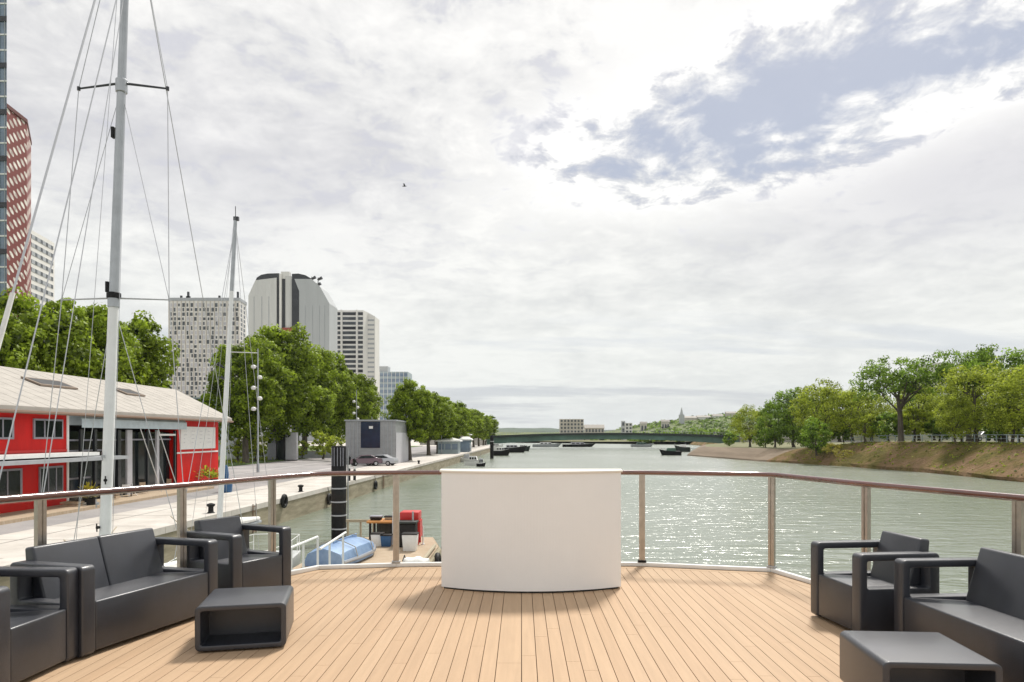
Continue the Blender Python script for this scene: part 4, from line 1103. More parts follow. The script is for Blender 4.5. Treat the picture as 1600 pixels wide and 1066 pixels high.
# clump behind the red building
for i, (px, Yt, py, src, lab) in enumerate([
    (-8,54,478,ta,'plane tree behind the pale roof, cut by the left edge of the picture'),
    (62,59,452,tb_,'tall plane tree behind the pale roof, directly right of the red lattice tower'),
    (128,64,470,ta,'plane tree behind the pale roof, just left of the tall foreground mast'),
    (192,71,482,tb_,'plane tree behind the pale roof, just right of the tall foreground mast')]):
    place(src, gx(px,Yt), Yt, 1.6, (gz(py,Yt)-1.6)*.97, lab, i*1.3+.4, GL, .95)
# tall group right of the second mast
for i, (px, Yt, py, src, lab) in enumerate([
    (384,97,520,tc_,'tall plane tree just right of the second mast, in front of the speckled tower'),
    (430,109,504,td,'tallest plane tree below the chamfered tower'),
    (476,121,527,tc_,'tall plane tree under the right edge of the chamfered tower'),
    (513,136,545,td,'tall plane tree below the banded tower, left of the pavilion'),
    (547,153,572,tc_,'plane tree rising behind the pavilion roof, in front of the banded tower'),
    (566,176,588,td,'smallest plane tree behind the pavilion, last before the glass office block')]):
    place(src, gx(px,Yt), Yt, 1.6, (gz(py,Yt)-1.6)*.98, lab, i*.9+.2, GL, [1.0,1.02,1.0,.92,.92,.85][i])
place(tb_, gx(641,108), 108, 1.55, gz(594,108)-1.5, 'round-crowned plane tree standing alone right of the pavilion', 2.2, GF, 1.0*.86)
Yt = 139
for i in range(10):
    x = -21.5+.0227*Yt; h = 12.6-(i%3)*.5
    place((ta,tb_)[i%2], x, Yt, 1.52, h, f'{ORD[i]} tree past the round-crowned tree in the receding left row', i*1.1, GF, 1.18)
    Yt += 13 + i*1.3
# shrubs by the road
def make_shrub(name, label, seed, H, Rc, m, x, y, z, group=None, leaf=.22, n_=60, per=30):
    t = thing(name, label, 'shrub', local=True, group=group); tr, lf = tree_mesh(seed, H, Rc, H*.12, n_, per, leaf, limbs=5)
    part('stem', tr, 'bark', t); part('crown', lf, m, t); t.location = (x,y,z); return t
GB = 'green shrubs by the road'
sh = make_shrub('shrub','bushy light green shrub just right of the second mast below the plane trees',21,5.4,2.2,'leaf_b',gx(372,100),100,1.6,GB,.34)
for px, Yt, s, lab in ((398,103,.85,'bushy light green shrub directly behind the tall lamp post'),(410,112,.7,'small green shrub touching the left hoarding panel'),(505,112,.9,'low green shrub left of the pavilion under the trees'),(527,106,.75,'low bright shrub directly behind the top of the black pile'),(472,116,.6,'small green shrub right of the pale hoarding panel')):
    dup(sh, (gx(px,Yt),Yt,1.6), s*5, lab, s)
# right bank
RT = [ (1172,178,640,te,.95,2.5,'bright green tree, leftmost on the right bank'),
 (1240,158,610,tf,.9,2.7,'dark green tree, second from the left on the right bank'),
 (1211,165,628,tf,.75,2.6,'narrow dark tree between the leftmost tree and its taller neighbour on the right bank'),
 (1288,142,604,te,1.0,3.4,'full green tree above the point where the tan revetment meets the grassy bank'),
 (1332,134,608,tv,.95,4.3,'yellow-green tree, left of the tree with bare dark limbs'),
 (1362,146,618,te,.9,4.3,'low spreading green tree behind the tree with bare dark limbs'),
 (1408,119,556,tg,.95,4.4,'open tree with dark curving limbs and thin foliage'),
 (1436,128,596,tv,.8,4.4,'green tree touching the right side of the open dark-limbed tree'),
 (1460,138,622,te,.9,4.4,'green tree in front of the white apartment block'),
 (1514,116,541,tg,.75,4.4,'tall thin-topped tree just right of the white apartment block'),
 (1524,106,572,tv,.95,4.4,'broad yellow-green tree under the tall thin-topped tree'),
 (1570,112,541,tg,.9,4.4,'tall thin-topped tree near the right picture edge'),
 (1492,104,622,te,.8,4.4,'low light green tree near the railing, left of the broad yellow-green tree'),
 (1582,98,592,tv,.8,4.4,'yellow-green tree at the right picture edge'),
 (1622,94,575,te,1,4.4,'green tree cut by the right picture edge'),
 (1312,176,612,tf,1.0,3.8,'dark tree standing back between the full green tree and the yellow-green one'),
 (1440,165,612,tf,1.1,4.4,'dark tree set back left of the white apartment block'),
 (1545,158,600,te,1.2,4.4,'tree set back behind the broad yellow-green tree'),
 (1262,182,628,te,1.0,2.7,'tree set back behind the dark second tree on the right bank')]
for i, (px, Yt, py, src, wd, z, lab) in enumerate(RT):
    place(src, gx(px,Yt), Yt, z, (gz(py,Yt)-z)*(1.13 if src is tg else 1.06), lab, i*1.7+.5, GR, wd*1.13)
make_shrub('overhanging_bush','dark green bush spilling down the right bank to the water',31,7.0,2.9,'leaf_c',gx(1276,131),131,1.6,None,.36,110,34)
sc = make_shrub('bank_shrub','dark low shrub between the two leftmost trees on the right bank',33,4.5,2.4,'leaf_c',gx(1262,150),150,2.6,None,.36,80,30)
dup(sc,(gx(1196,170),170,2.3),1.0,'dark low shrub under the leftmost tree on the right bank',1.1)
dup(sc,(gx(1140,200),200,2.2),2.0,'small grey-green shrub at the far left end of the right bank trees',.9)
dup(sc,(gx(1318,140),140,4.0),3.0,'dark low shrub under the yellow-green tree on the right bank',.95)
ys = make_shrub('flowering_shrub','yellow flowering bush on the slope of the right bank',35,1.9,1.5,'leaf_y',gx(1300,122),122,2.2,'yellow flowering bushes on the right bank',.16,50,26)
dup(ys,(gx(1318,119),119,1.5),1.1,'lower yellow flowering bush nearest the water on the right bank',(1.2,1.2,.8))
US = 'understorey bushes behind the right bank railing'
for k, (px, Yt, lab) in enumerate(((1352,128,'left of the open dark-limbed tree'),(1388,126,'touching the left side of the open tree trunk'),(1428,124,'right of the open dark-limbed tree trunk'),(1468,122,'below the white apartment block'),(1503,118,'left of the parked white car'),(1562,112,'right of the parked white car'),(1592,106,'at the right picture edge'))):
    q = dup(sc if k % 2 else sh, (gx(px,Yt),Yt,4.3), k*1.3, 'low green bush behind the railing, '+lab, (1.0+.15*(k%3))); q['group'] = US
# scrub on the slope and far woodland: uncountable
def tufts(name, items, m, label, cat, leaf):
    lf = MB(); tn = []; rd = random.Random(77)
    for (x,y,z,r,nq) in items:
        ct = rd.uniform(-.25,.25)
        for q in range(nq):
            dd = Vector((rd.gauss(0,1),rd.gauss(0,1),abs(rd.gauss(0,.8)))).normalized()*r*rd.uniform(.4,1); o = Vector((x,y,z))+dd
            nrm = (dd.normalized()+Vector((rd.uniform(-.7,.7),rd.uniform(-.7,.7),rd.uniform(-.3,.7)))).normalized(); u_ = nrm.orthogonal().normalized(); v_ = nrm.cross(u_); s = leaf*rd.uniform(.6,1.4)
            lf.add([o-u_*s*.5, o-v_*s*.4, o+u_*s*.5, o+v_*s*.4], [(0,1,2,3)]); tn.append(min(1,max(0,.4+ct+rd.uniform(-.2,.2))))
    lf.tone = tn; o = solo(name, lf, m, label, cat); o['kind'] = 'stuff'; return o
rd = random.Random(4); it = []
for k in range(420):
    s = rd.choice([q for q in rows if 74 < q[0][1] < 141]); j = rd.choice((2,3,4,4,5,5,6,6,6)); t = rd.random(); a = Vector(s[j]).lerp(Vector(s[min(j+1,7)]), t)
    it.append((a.x, a.y+rd.uniform(-1,1), a.z-.05, rd.uniform(.12,.42), 9))
tufts('bank_scrub', it, 'leaf_b', 'low dry scrub scattered over the grassy right bank', 'scrub', .22)
it = []
for k in range(300):
    px = rd.uniform(985,1185); Yf = rd.uniform(440,720); q = rd.uniform(3,5.5)
    it.append((gx(px,Yf), Yf, 1.5+rd.uniform(0, 5)*min(1,(px-960)/120), q, 26))
for k in range(150):
    px = rd.uniform(600,985); Yf = rd.uniform(600,760); it.append((gx(px,Yf), Yf, 1.2, rd.uniform(1.5,3.6), 18))
HP = [(930,680),(960,672),(1010,663),(1060,655),(1110,649),(1160,646),(1400,640)]
for k in range(900):
    px = rd.uniform(965,1210); Yf = rd.uniform(830,1010)
    for (a, b), (c, d) in zip(HP, HP[1:]):
        if a <= px <= c: py = b+(d-b)*(px-a)/(c-a); break
    z = .6+(gz(py,1000)-1)*math.sin(math.pi*(Yf-790)/420)**.8
    if noise.noise(Vector((px*.03, Yf*.01, 2))) > -.12: it.append((gx(px,1000)*1.0, Yf, z*.98-1, rd.uniform(2.5,5.5), 16))
tufts('far_woodland', it, 'leaf_c', 'distant wooded slopes beyond the bridge', 'woodland', 2.6)
it = []
for k in range(260):
    it.append((rd.uniform(-44,-37.5), rd.uniform(70,135), 1.6, rd.uniform(.25,.7), 10))
tufts('verge_plants', it, 'leaf_b', 'low ground cover along the verge under the plane trees', 'ground cover', .28)

# ---------------------------------------------------------------- plants and clutter on the quay
def potted(px, Yp, h, label, m, potm='black', pr_=.32, ph=.5, group='potted plants in front of the red building'):
    x = gx(px,Yp); t = thing('potted_plant', label, 'potted plant', (x,Yp,QZ), group=group)
    mb = MB(); mb.lathe([(pr_*.75,0),(pr_,ph),(pr_*.9,ph),(pr_*.88,ph-.06)], (x,Yp,QZ), 14); part('pot', mb, potm, t)
    lf = MB(); tn = []; rd = random.Random(int(px)); 
    for k in range(170):
        a = rd.uniform(0,6.28); e_ = rd.uniform(.25,1.5); L = (h-ph)*rd.uniform(.6,1.05)
        b = Vector((x,Yp,QZ+ph)); d = Vector((math.cos(a)*math.cos(e_),math.sin(a)*math.cos(e_),math.sin(e_)))
        o = b + d*L*rd.uniform(.4,1); sd_ = d.cross(Vector((0,0,1))).normalized()*.05; lf.add([o-d*.14, o-sd_, o+d*.16-Vector((0,0,.05)), o+sd_], [(0,1,2,3)]); tn.append(rd.random())
    lf.tone = tn; part('foliage', lf, m, t); return t
potted(62,38.0,1.9,'spiky green potted plant before the lower window of the red building','leaf_b')
potted(140,37.6,1.45,'potted plant with yellow leaves, left of the tall mast','leaf_y')
potted(322,53.5,1.7,'green potted shrub below the notice board','leaf_b',potm='terracotta')
potted(334,54.5,1.3,'small potted shrub at the right corner of the red building','leaf_b')
potted(255,50.2,1.0,'small potted plant beside the glazed door','leaf_b',potm='terracotta')
def crate(px, Yp, w, h, m, label):
    x = gx(px,Yp); t = thing('crate', label, 'crate', (x,Yp,QZ), group='crates in front of the red building')
    mb = MB()
    for k in range(3): mb.box(x-w/2,x+w/2,Yp-w*.35,Yp-w*.35+.03,QZ+.02+k*h/3,QZ+h*(k+.8)/3)
    for k in range(3): mb.box(x-w/2,x+w/2,Yp+w*.35-.03,Yp+w*.35,QZ+.02+k*h/3,QZ+h*(k+.8)/3)
    for s in (-1,1):
        for k in range(3): mb.box(x+s*(w/2-.03),x+s*w/2,Yp-w*.35+.031,Yp+w*.35-.031,QZ+.02+k*h/3,QZ+h*(k+.8)/3)
    part('slats', mb, m, t); mb = MB(); mb.box(x-w/2+.035,x+w/2-.035,Yp-w*.35+.035,Yp+w*.35-.035,QZ+.001,QZ+.05); part('base', mb, m, t)
crate(113,37.0,.9,.42,'timber','low pale crate on the quay left of the yellow potted plant')
crate(126,37.4,.7,.34,'wall_cream','smaller crate between the low pale crate and the yellow potted plant')
crate(176,41.0,.6,.6,'timber','crate right behind the foot of the tall mast')
bt_ = thing('blue_drum', 'blue drum with a narrow neck at the foot of the second mast', 'drum', (gx(353,48),48,QZ))
x = gx(353,48); mb = MB(); mb.lathe([(.36,0),(.40,.08),(.42,.45),(.40,.85),(.3,.95)], (x,48,QZ), 18); part('body', mb, 'blue', bt_, smooth=True)
mb = MB(); mb.lathe([(.17,.951),(.19,1.2),(.13,1.75),(.06,1.85)], (x,48,QZ), 12); part('neck', mb, 'blue', bt_, smooth=True)
def cafe_chair(px, Yp, rz, label, m='white'):
    t = thing('folding_chair', label, 'chair', local=True, group='folding chairs outside the glazed front'); t.location = (gx(px,Yp),Yp,QZ); t.rotation_euler = (0,0,rz)
    mb = MB(); mb.box(-.2,.2,-.2,.2,.44,.47); part('seat', mb, m, t); mb = MB(); mb.box(-.2,.2,.2,.225,.58,.88); part('backrest', mb, m, t)
    for a, b in ((-.19,-.2),(.19,-.2),(-.19,.21),(.19,.21)):
        mb = MB(); mb.tube([(a,b,0),(a,-b*.6 if b<0 else b,.44),(a,b if b>0 else -.15,.9 if b>0 else .44)], .014, 5); part('leg', mb, m, t)
cafe_chair(196,42.6,.4,'white folding chair outside the glazed front, nearest the tall mast')
cafe_chair(212,43.6,2.2,'white folding chair outside the glazed front, right of the first pillar')
cafe_chair(226,44.8,1.1,'brown folding chair outside the glazed front, between the white chairs and the door','timber')
cafe_chair(268,48.5,2.8,'brown folding chair outside the glazed front, right by the red wall','timber')
def table_(px, Yp, label):
    x = gx(px,Yp); t = thing('round_table', label, 'table', (x,Yp,QZ)); mb = MB(); mb.cyl((x,Yp,QZ+.71),(x,Yp,QZ+.74),.36,n=20); part('top', mb, 'white', t)
    mb = MB(); mb.cyl((x,Yp,QZ+.03),(x,Yp,QZ+.709),.03,n=8); part('stem', mb, 'black', t); mb = MB(); mb.cyl((x,Yp,QZ+.001),(x,Yp,QZ+.029),.24,n=16); part('foot', mb, 'black', t)
table_(205,43.0,'round white cafe table between the two white folding chairs')
# mooring bollards on the coping and a bicycle rack rail
for px0, lab in ((330,'iron mooring bollard on the quay edge seen beneath the second mast'),(470,'iron mooring bollard on the quay edge left of the black pile'),(655,'iron mooring bollard on the far quay edge right of the pavilion')):
    for k in range(250, 3000):
        yy = k/10
        if abs(815+F*(qx(yy)-.45)/yy - px0) < .8: break
    x = qx(yy)-.45; mb = MB(); mb.lathe([(.2,.03),(.13,.1),(.12,.32),(.2,.40),(.2,.47),(.06,.52)], (x,yy,QZ), 12)
    solo('mooring_bollard', mb, 'black', lab, 'bollard', group='iron mooring bollards', smooth=True)
mb = MB()
for k in range(26):
    yj = 22+k*4.0; mb.box(-21.4, qx(yj)-.92, yj, yj+.05, QZ+.001, QZ+.004)
mb.box(-18.6,-18.55,20,120,QZ+.005,QZ+.007)
struct('paving_joints', mb, mat('joint_dark', (.22,.20,.18), .9))
def sag(a, b, d=.5, n=12):
    a, b = Vector(a), Vector(b); return [a.lerp(b,i/n)-Vector((0,0,d*4*(i/n)*(1-i/n))) for i in range(n+1)]
for a, b, lab in (((-8.5,8.6,1.3),(qx(27)-.45,27,QZ+.35),'mooring rope from the bow of the large yacht to the quay'),((-10.3,26.5,1.05),(qx(31)-.45,31,QZ+.3),'mooring rope from the stern of the smaller yacht to the quay'),((-8.4,18,1.2),(qx(24)-.45,24,QZ+.3),'mooring rope from the stern of the large yacht to the quay')):
    mb = MB(); mb.tube(sag(a,b,.35), .022, 6); solo('mooring_rope', mb, 'rope', lab, 'rope', smooth=True)
for px0, lab in ((398,'rusty quay ladder left of the black pile'),(600,'rusty quay ladder on the quay wall right of the black pile')):
    for k in range(250, 3000):
        yy = k/10
        if abs(815+F*(qx(yy)+.1)/yy - px0) < .8: break
    x = qx(yy)+.1; t = thing('quay_ladder', lab, 'ladder', (x,yy,0), group='ladders on the quay wall'); mb = MB()
    for dy in (-.22,.22): mb.tube([(x,yy+dy,-.3),(x,yy+dy,QZ+.1)], .03, 6)
    part('rails', mb, mat('rust', (.17,.09,.05), .9), t); mb = MB()
    for q in range(6): mb.tube([(x,yy-.22,.1+q*.27),(x,yy+.22,.1+q*.27)], .02, 6)
    part('rungs', mb, mat('rust', (.17,.09,.05), .9), t)
# steps / low terrace in front of the red building
mb = MB(); mb.box(BX+.02,BX+2.3,24,y2_+1,QZ+.001,QZ+.16); solo('timber_terrace', mb, 'timber', 'low weathered timber terrace along the foot of the red building', 'terrace')

# ---------------------------------------------------------------- sailing yachts
def hull_rings(L, beam, free, draft=.3, bow_rake=.9):
    rg = []
    for i in range(17):
        t = i/16; y = L*t                                   # t=0 bow
        w = beam/2*min(1, (math.sin(min(1, t/.62)*math.pi/2))**.75)*(1-.28*max(0,(t-.62)/.38)**1.6); w = max(w, .02)
        fz = free*(1+.28*(1-t)**2)
        yy = y + (bow_rake*(1-t)**4)*.0
        ring = [(-w, yy, fz), (-w*.96, yy+bow_rake*(1-t)**6*.3, fz*.5), (-w*.72, yy+bow_rake*(1-t)**6, .02), (-w*.3, yy+bow_rake*(1-t)**6*1.2, -draft),
                (w*.3, yy+bow_rake*(1-t)**6*1.2, -draft), (w*.72, yy+bow_rake*(1-t)**6, .02), (w*.96, yy+bow_rake*(1-t)**6*.3, fz*.5), (w, yy, fz)]
        rg.append(ring)
    return rg
def yacht(label, x, y0, L, beam, free, masty, mbot, mtop, mr, spreaders, forestays, furl, backstay, lowwhite, group):
    t = thing('sailing_yacht', label, 'sailboat', (x, masty, 0), group=group)
    rg = [[(x+a, y0+b, c) for a,b,c in r] for r in hull_rings(L, beam, free)]
    mb = MB(); mb.loft(rg); part('hull', mb, 'hull', t, smooth=True, rec=True)
    mb = MB()
    rg2 = []
    for i in range(9):
        q = i/8; y = y0+L*(.28+.42*q); w = beam*.30*(math.sin(math.pi*min(1,.25+q*.6)))**.6; h = free*1.08+.48*math.sin(math.pi*min(1,.12+q*.8))
        rg2.append([(x-w,y,free*.99),(x-w*.82,y,h),(x+w*.82,y,h),(x+w,y,free*.99)])
    mb.loft(rg2); cab = part('cabin', mb, 'white', t, bevel=.03, rec=True)
    for s in (-1,1):
        for k in range(3):
            mb = MB(); y = y0+L*(.36+.09*k); mb.box(x+s*(beam*.262),x+s*(beam*.30),y-.3,y+.3,free*1.12,free*1.12+.16); part('porthole', mb, 'glassdark', cab)
    mb = MB(); m0 = Vector(mbot); m1 = Vector(mtop); K = 10
    zs = lowwhite
    ptsm = [m0.lerp(m1,i/K) for i in range(K+1)]
    mb.tube(ptsm, [mr*(1-.42*(i/K)) for i in range(K+1)], 14); ms = part('mast', mb, 'alu', t, smooth=True)
    if zs:
        f = (zs-m0.z)/(m1.z-m0.z); mb = MB(); mb.tube([m0.lerp(m1,.0), m0.lerp(m1,f)], [mr*1.05, mr*(1.03-.42*f)], 14); part('lower_sleeve', mb, 'mastwhite', ms, smooth=True)
    def at(z): return m0.lerp(m1, (z-m0.z)/(m1.z-m0.z))
    tips = []
    for z, hw_, dz in spreaders:
        c = at(z)
        for s in (-1,1):
            tip = Vector((c.x+s*hw_, c.y+.05, z-dz)); mb = MB(); mb.tube([c, tip], [.022,.016] if z > 9 else [.015,.011], 6); mb.cyl(tip-Vector((0,0,.03)), tip+Vector((0,0,.03)), .028 if z > 9 else .014, n=8)
            part('spreader', mb, 'tower_dark' if z > 9 else 'steel_grey', ms); tips.append((s,tip))
        mb = MB(); mb.lathe([(mr*.95,-.16),(mr*.98,-.15),(mr*.98,.05),(mr*.9,.06)], (c.x,c.y,c.z), 14); part('mast_collar', mb, 'alu', ms)
    def stay(a, b, r=.007, m_='wire', nm='stay'):
        mb = MB(); mb.tube([a,b], r, 5); return part(nm, mb, m_, t)
    head = at(m1.z-.15)
    for s in (-1,1):
        tt = [tp for ss, tp in tips if ss == s]; ch = Vector((x+s*beam*.46, masty+.15, free))
        chain = [head]+tt+[ch]
        for a, b in zip(chain, chain[1:]): stay(a, b)
        if len(tt) > 1:
            stay(at(spreaders[0][0]-.1), tt[1], .0055)
            stay(at(spreaders[1][0]-.1), Vector((x+s*beam*.45, masty+.9, free)), .0065)
        # halyards close to the mast
        stay(head+Vector((s*.05,0,0)), Vector((m0.x+s*(.35), masty-.35, free+.3)), .0045, 'wire', 'halyard')
    for a, b, r in forestays: stay(Vector(a), Vector(b), r)
    if furl:
        a, b, r = furl; mb = MB(); va, vb = Vector(a), Vector(b); mb.tube([va.lerp(vb,k/8) for k in range(9)], [r*(1-.5*k/8) for k in range(9)], 10); part('furled_sail', mb, 'sail', t, smooth=True)
    stay(head, Vector((x, y0+L-.1, free+.1)), .008)
    # boom with stowed sail
    bz_ = free+1.35; c = at(bz_); mb = MB(); mb.tube([c+Vector((0,.15,0)), (c.x,y0+L*.82,bz_-.05)], .06, 8); bo = part('boom', mb, 'alu', t, smooth=True)
    mb = MB(); mb.tube([c+Vector((0,.25,.15)), Vector((c.x,masty+1.2,bz_+.2)), (c.x,y0+L*.8,bz_+.08)], [.17,.15,.07], 8); part('stowed_sail', mb, 'sail', bo, smooth=True)
    # pulpit, pushpit and lifelines
    def rg_(tt): 
        q = hull_rings(L,beam,free)[tt]; return q[0], q[7]
    for s, ix in ((-1,0),(1,7)):
        P_ = [Vector((x+hull_rings(L,beam,free)[k][ix][0]*.94, y0+hull_rings(L,beam,free)[k][ix][1], hull_rings(L,beam,free)[k][ix][2])) for k in (1,3,5,7,9,11,13,15,16)]
        mb = MB(); mb.tube([p+Vector((0,0,.62)) for p in P_], .013, 5); mb.tube([p+Vector((0,0,.34)) for p in P_], .009, 5); part('lifeline', mb, 'white', t)
        for p in P_: mb = MB(); mb.tube([p, p+Vector((0,0,.63))], .014, 5); part('stanchion', mb, 'white', t)
    mb = MB(); a = hull_rings(L,beam,free)[16]; mb.tube([(x+a[0][0]*.94,y0+L,free+.62),(x,y0+L+.05,free+.64),(x+a[7][0]*.94,y0+L,free+.62)], .016, 6); part('pushpit', mb, 'white', t)
    return t, at
Y = 12; GY = 'sailing yachts moored between the deck and the quay'
mbA = (gx(162,Y)-.06,Y,1.35); mtA = (gx(202,Y),Y,15.0)
yA, atA = yacht('large sailing yacht with the tall grey mast and two pairs of spreaders, nearest the deck', -7.1, 7.6, 11.2, 3.3, 1.15, 12, mbA, mtA, .096,
    [(gz(130,Y),.76,.07),(gz(466,Y),.92,.02)],
    [((gx(203,Y),Y,14.9),(-7.1,7.65,1.3),.016),((gx(200,Y),Y,13.6),(-7.02,8.3,1.3),.010),((gx(199,Y),Y,13.2),(-6.6,8.9,1.2),.007)],
    None, None, gz(462,Y), GY)
# furled foresail on the lower forestay
fa = Vector((gx(203,Y),Y,14.9)); fb = Vector((-7.1,7.65,1.3))
mb = MB(); q0, q1 = fb.lerp(fa,.03), fb.lerp(fa,.44); mb.tube([q0.lerp(q1,k/10) for k in range(11)], [.045*(1-.3*k/10) for k in range(11)], 10)
part('furled_sail', mb, 'sail', yA, smooth=True)
for px, py in ((182,207),(173,448)):
    mb = MB(); c = atA(gz(py,Y)); mb.box(c.x-.125,c.x-.08,Y-.05,Y+.03,c.z-.10,c.z+.08); part('mast_fitting', mb, 'black', yA)
mb = MB(); c = atA(gz(462,Y)); mb.lathe([(.10,-.05),(.112,-.04),(.112,.04),(.10,.05)], (c.x,c.y,c.z), 14); part('mast_band', mb, 'black', yA)
rdq = random.Random(6)
for k in range(7):
    z = 2.6+k*.4; c = atA(z); a = rdq.uniform(-2.6,-.5); mb = MB()
    mb.cyl((c.x+math.cos(a)*.10,c.y+math.sin(a)*.10,z),(c.x+math.cos(a)*.15,c.y+math.sin(a)*.15,z),.022,.03,8); mb.tube([(c.x+math.cos(a)*.145,c.y+math.sin(a)*.145,z-.07),(c.x+math.cos(a)*.15,c.y+math.sin(a)*.15,z+.07)], .011, 5); part('cleat', mb, 'black' if k%2 else 'hose', yA)
Y = 22
mbB = (gx(340,Y)-.03,Y,1.05); mtB = (gx(368,Y),Y,gz(340,Y))
yB, atB = yacht('smaller sailing yacht with the slim white mast, behind the far left armchair', -9.4, 18.6, 8.4, 2.6, .95, 22, mbB, mtB, .088,
    [], [((gx(368,Y),Y,12.0),(-9.4,18.7,1.1),.009)], None, None, gz(455,Y), GY)
mb = MB(); c = Vector(mtB); mb.box(c.x-.05,c.x+.10,Y-.05,Y+.05,c.z-.1,c.z+.02); mb.tube([c,(c.x,Y,c.z+.35)],.012,5); part('masthead_gear', mb, 'tower_dark', yB)
mb = MB(); c = atB(gz(575,Y)); mb.tube([(c.x-.1,Y,c.z),(c.x-.28,Y-.05,c.z+.12),(c.x-.34,Y,c.z+.10)], [.03,.06,.03], 6); mb.tube([(c.x-.08,Y,c.z-.35),(c.x-.2,Y-.05,c.z-.28)], [.03,.05], 6); part('wind_vane', mb, 'tower_dark', yB)

# ---------------------------------------------------------------- gangway, work pontoon and its load
gw = thing('gangway', 'short gangway with white tubular handrails beside the far left armchair', 'gangway', (-3.8,13,2.2))
def seg(a, b, r=.022): m_ = MB(); m_.tube([a,b], r, 8); return m_
Yg = 12.0
A0 = (gx(440,Yg-1.0),Yg-1.0,gz(862,Yg-1.0)); A1 = (gx(496,Yg),Yg,gz(839,Yg))
part('handrail', seg(A0,A1), 'white', gw, smooth=True)
B0 = (gx(500,Yg),Yg,gz(858,Yg)); B1 = (gx(540,Yg+1.6),Yg+1.6,gz(832,Yg+1.6))
part('handrail', seg(B0,B1), 'white', gw, smooth=True)
for px, Yp, py in ((474,Yg-.4,848),(496.5,Yg,839),(455,Yg-.75,856),(515,Yg+.6,849),(536,Yg+1.45,835)):
    x = gx(px,Yp); z = gz(py,Yp); mb = MB(); mb.tube([(x,Yp,z-1.15),(x,Yp,z)], .02, 8); part('stanchion', mb, 'white', gw, smooth=True)
mb = MB(); mb.add([(gx(430,Yg-1),Yg-1.1,2.45),(gx(545,Yg+1.6),Yg+1.7,2.75),(gx(545,Yg+1.6)+.3,Yg+1.2,2.75),(gx(430,Yg-1)+.3,Yg-1.6,2.45),
  (gx(430,Yg-1),Yg-1.1,2.39),(gx(545,Yg+1.6),Yg+1.7,2.69),(gx(545,Yg+1.6)+.3,Yg+1.2,2.69),(gx(430,Yg-1)+.3,Yg-1.6,2.39)], [(0,3,2,1),(4,5,6,7),(0,1,5,4),(1,2,6,5),(2,3,7,6),(3,0,4,7)])
part('walkway', mb, 'greymetal', gw)

pt = thing('work_pontoon', 'low timber-decked work pontoon floating below the bow', 'pontoon', (-5,27,0))
PX0, PX1, PY0, PY1, PZ = -8.0, -3.4, 21.5, 32.0, .75
mb = MB(); mb.prism([(PX0,PY0),(PX1,PY0),(PX1+.1,PY1-3),(PX1-.6,PY1),(PX0+.9,PY1)], -.35, PZ-.061); part('hull', mb, 'quaystone', pt, bevel=.05)
for k in range(36):
    y = PY0+k*.29; mb = MB(); mb.box(PX0+.05+(max(0,y-29)*.25),PX1-.06-(max(0,y-29.2)*.22),y,y+.275,PZ-.06,PZ); part('plank', mb, 'timber', pt)
for k in range(4):
    mb = MB(); y = PY0+1.2+k*2.3; rg = []
    for i in range(17):
        a = 2*math.pi*i/16; c = Vector((PX1+.14, y+math.cos(a)*.34, .38+math.sin(a)*.34)); rd_ = Vector((0,math.cos(a),math.sin(a)))
        rg.append([c+rd_*.11*math.cos(t)+Vector((1,0,0))*.11*math.sin(t) for t in [2*math.pi*j/8 for j in range(8)]])
    mb.loft(rg, cap=False); part('tyre_fender', mb, 'black', pt, smooth=True)
mb = MB(); mb.tube([(PX1-.15,PY0+.2,PZ+.12),(PX1-.15,PY1-3.2,PZ+.12)], .07, 8); part('edge_pipe', mb, 'rope', pt)
# upturned dinghy under a blue cover
dg = thing('covered_dinghy', 'upturned dinghy under a pale blue cover, lying on the work pontoon', 'dinghy', local=True)
rg = []
for i in range(15):
    t = i/14; y = -2.0+4.0*t; w = .82*(1-.04*abs(t-.4))*(min(1,(1-t)/.42+.12)**.55 if t > .5 else (.86+.14*min(1,t/.3))); h = (.40+.30*math.sin(math.pi*(.22+.6*t)))*(1-.35*t**4)
    wv_ = .02*math.sin(i*2.1)
    rg.append([(-w,y,.02),(-w*1.04,y,.2),(-w*.86+wv_,y,h*.78),(-w*.4,y,h*.98),(0,y,h+.05),(w*.4,y,h*.98),(w*.86+wv_,y,h*.78),(w*1.04,y,.2),(w,y,.02)])
mb = MB(); mb.loft(rg); part('cover', mb, 'blue_cover', dg, smooth=True, rec=True)
mb = MB(); mb.tube([(r_[1][0]*1.01,r_[1][1],.19) for r_ in rg]+[(0,2.12,.19)]+[(r_[7][0]*1.01,r_[7][1],.19) for r_ in reversed(rg)], .06, 6); part('gunwale', mb, 'hose', dg, smooth=True)
mb = MB(); mb.box(-.03,.03,-1.2,.9,.62,.79); part('keel', mb, 'blue_cover', dg, bevel=.01)
for y in (-1.0,.5): mb = MB(); mb.tube([(-.86,y,.15),(-.74,y,.58),(-.3,y,.76),(0,y,.83),(.3,y,.76),(.74,y,.58),(.86,y,.15)], .016, 5); part('lashing', mb, 'rope', dg)
dg.location = (-6.55, 26.4, PZ+.03); dg.rotation_euler = (0,0,R(-9))
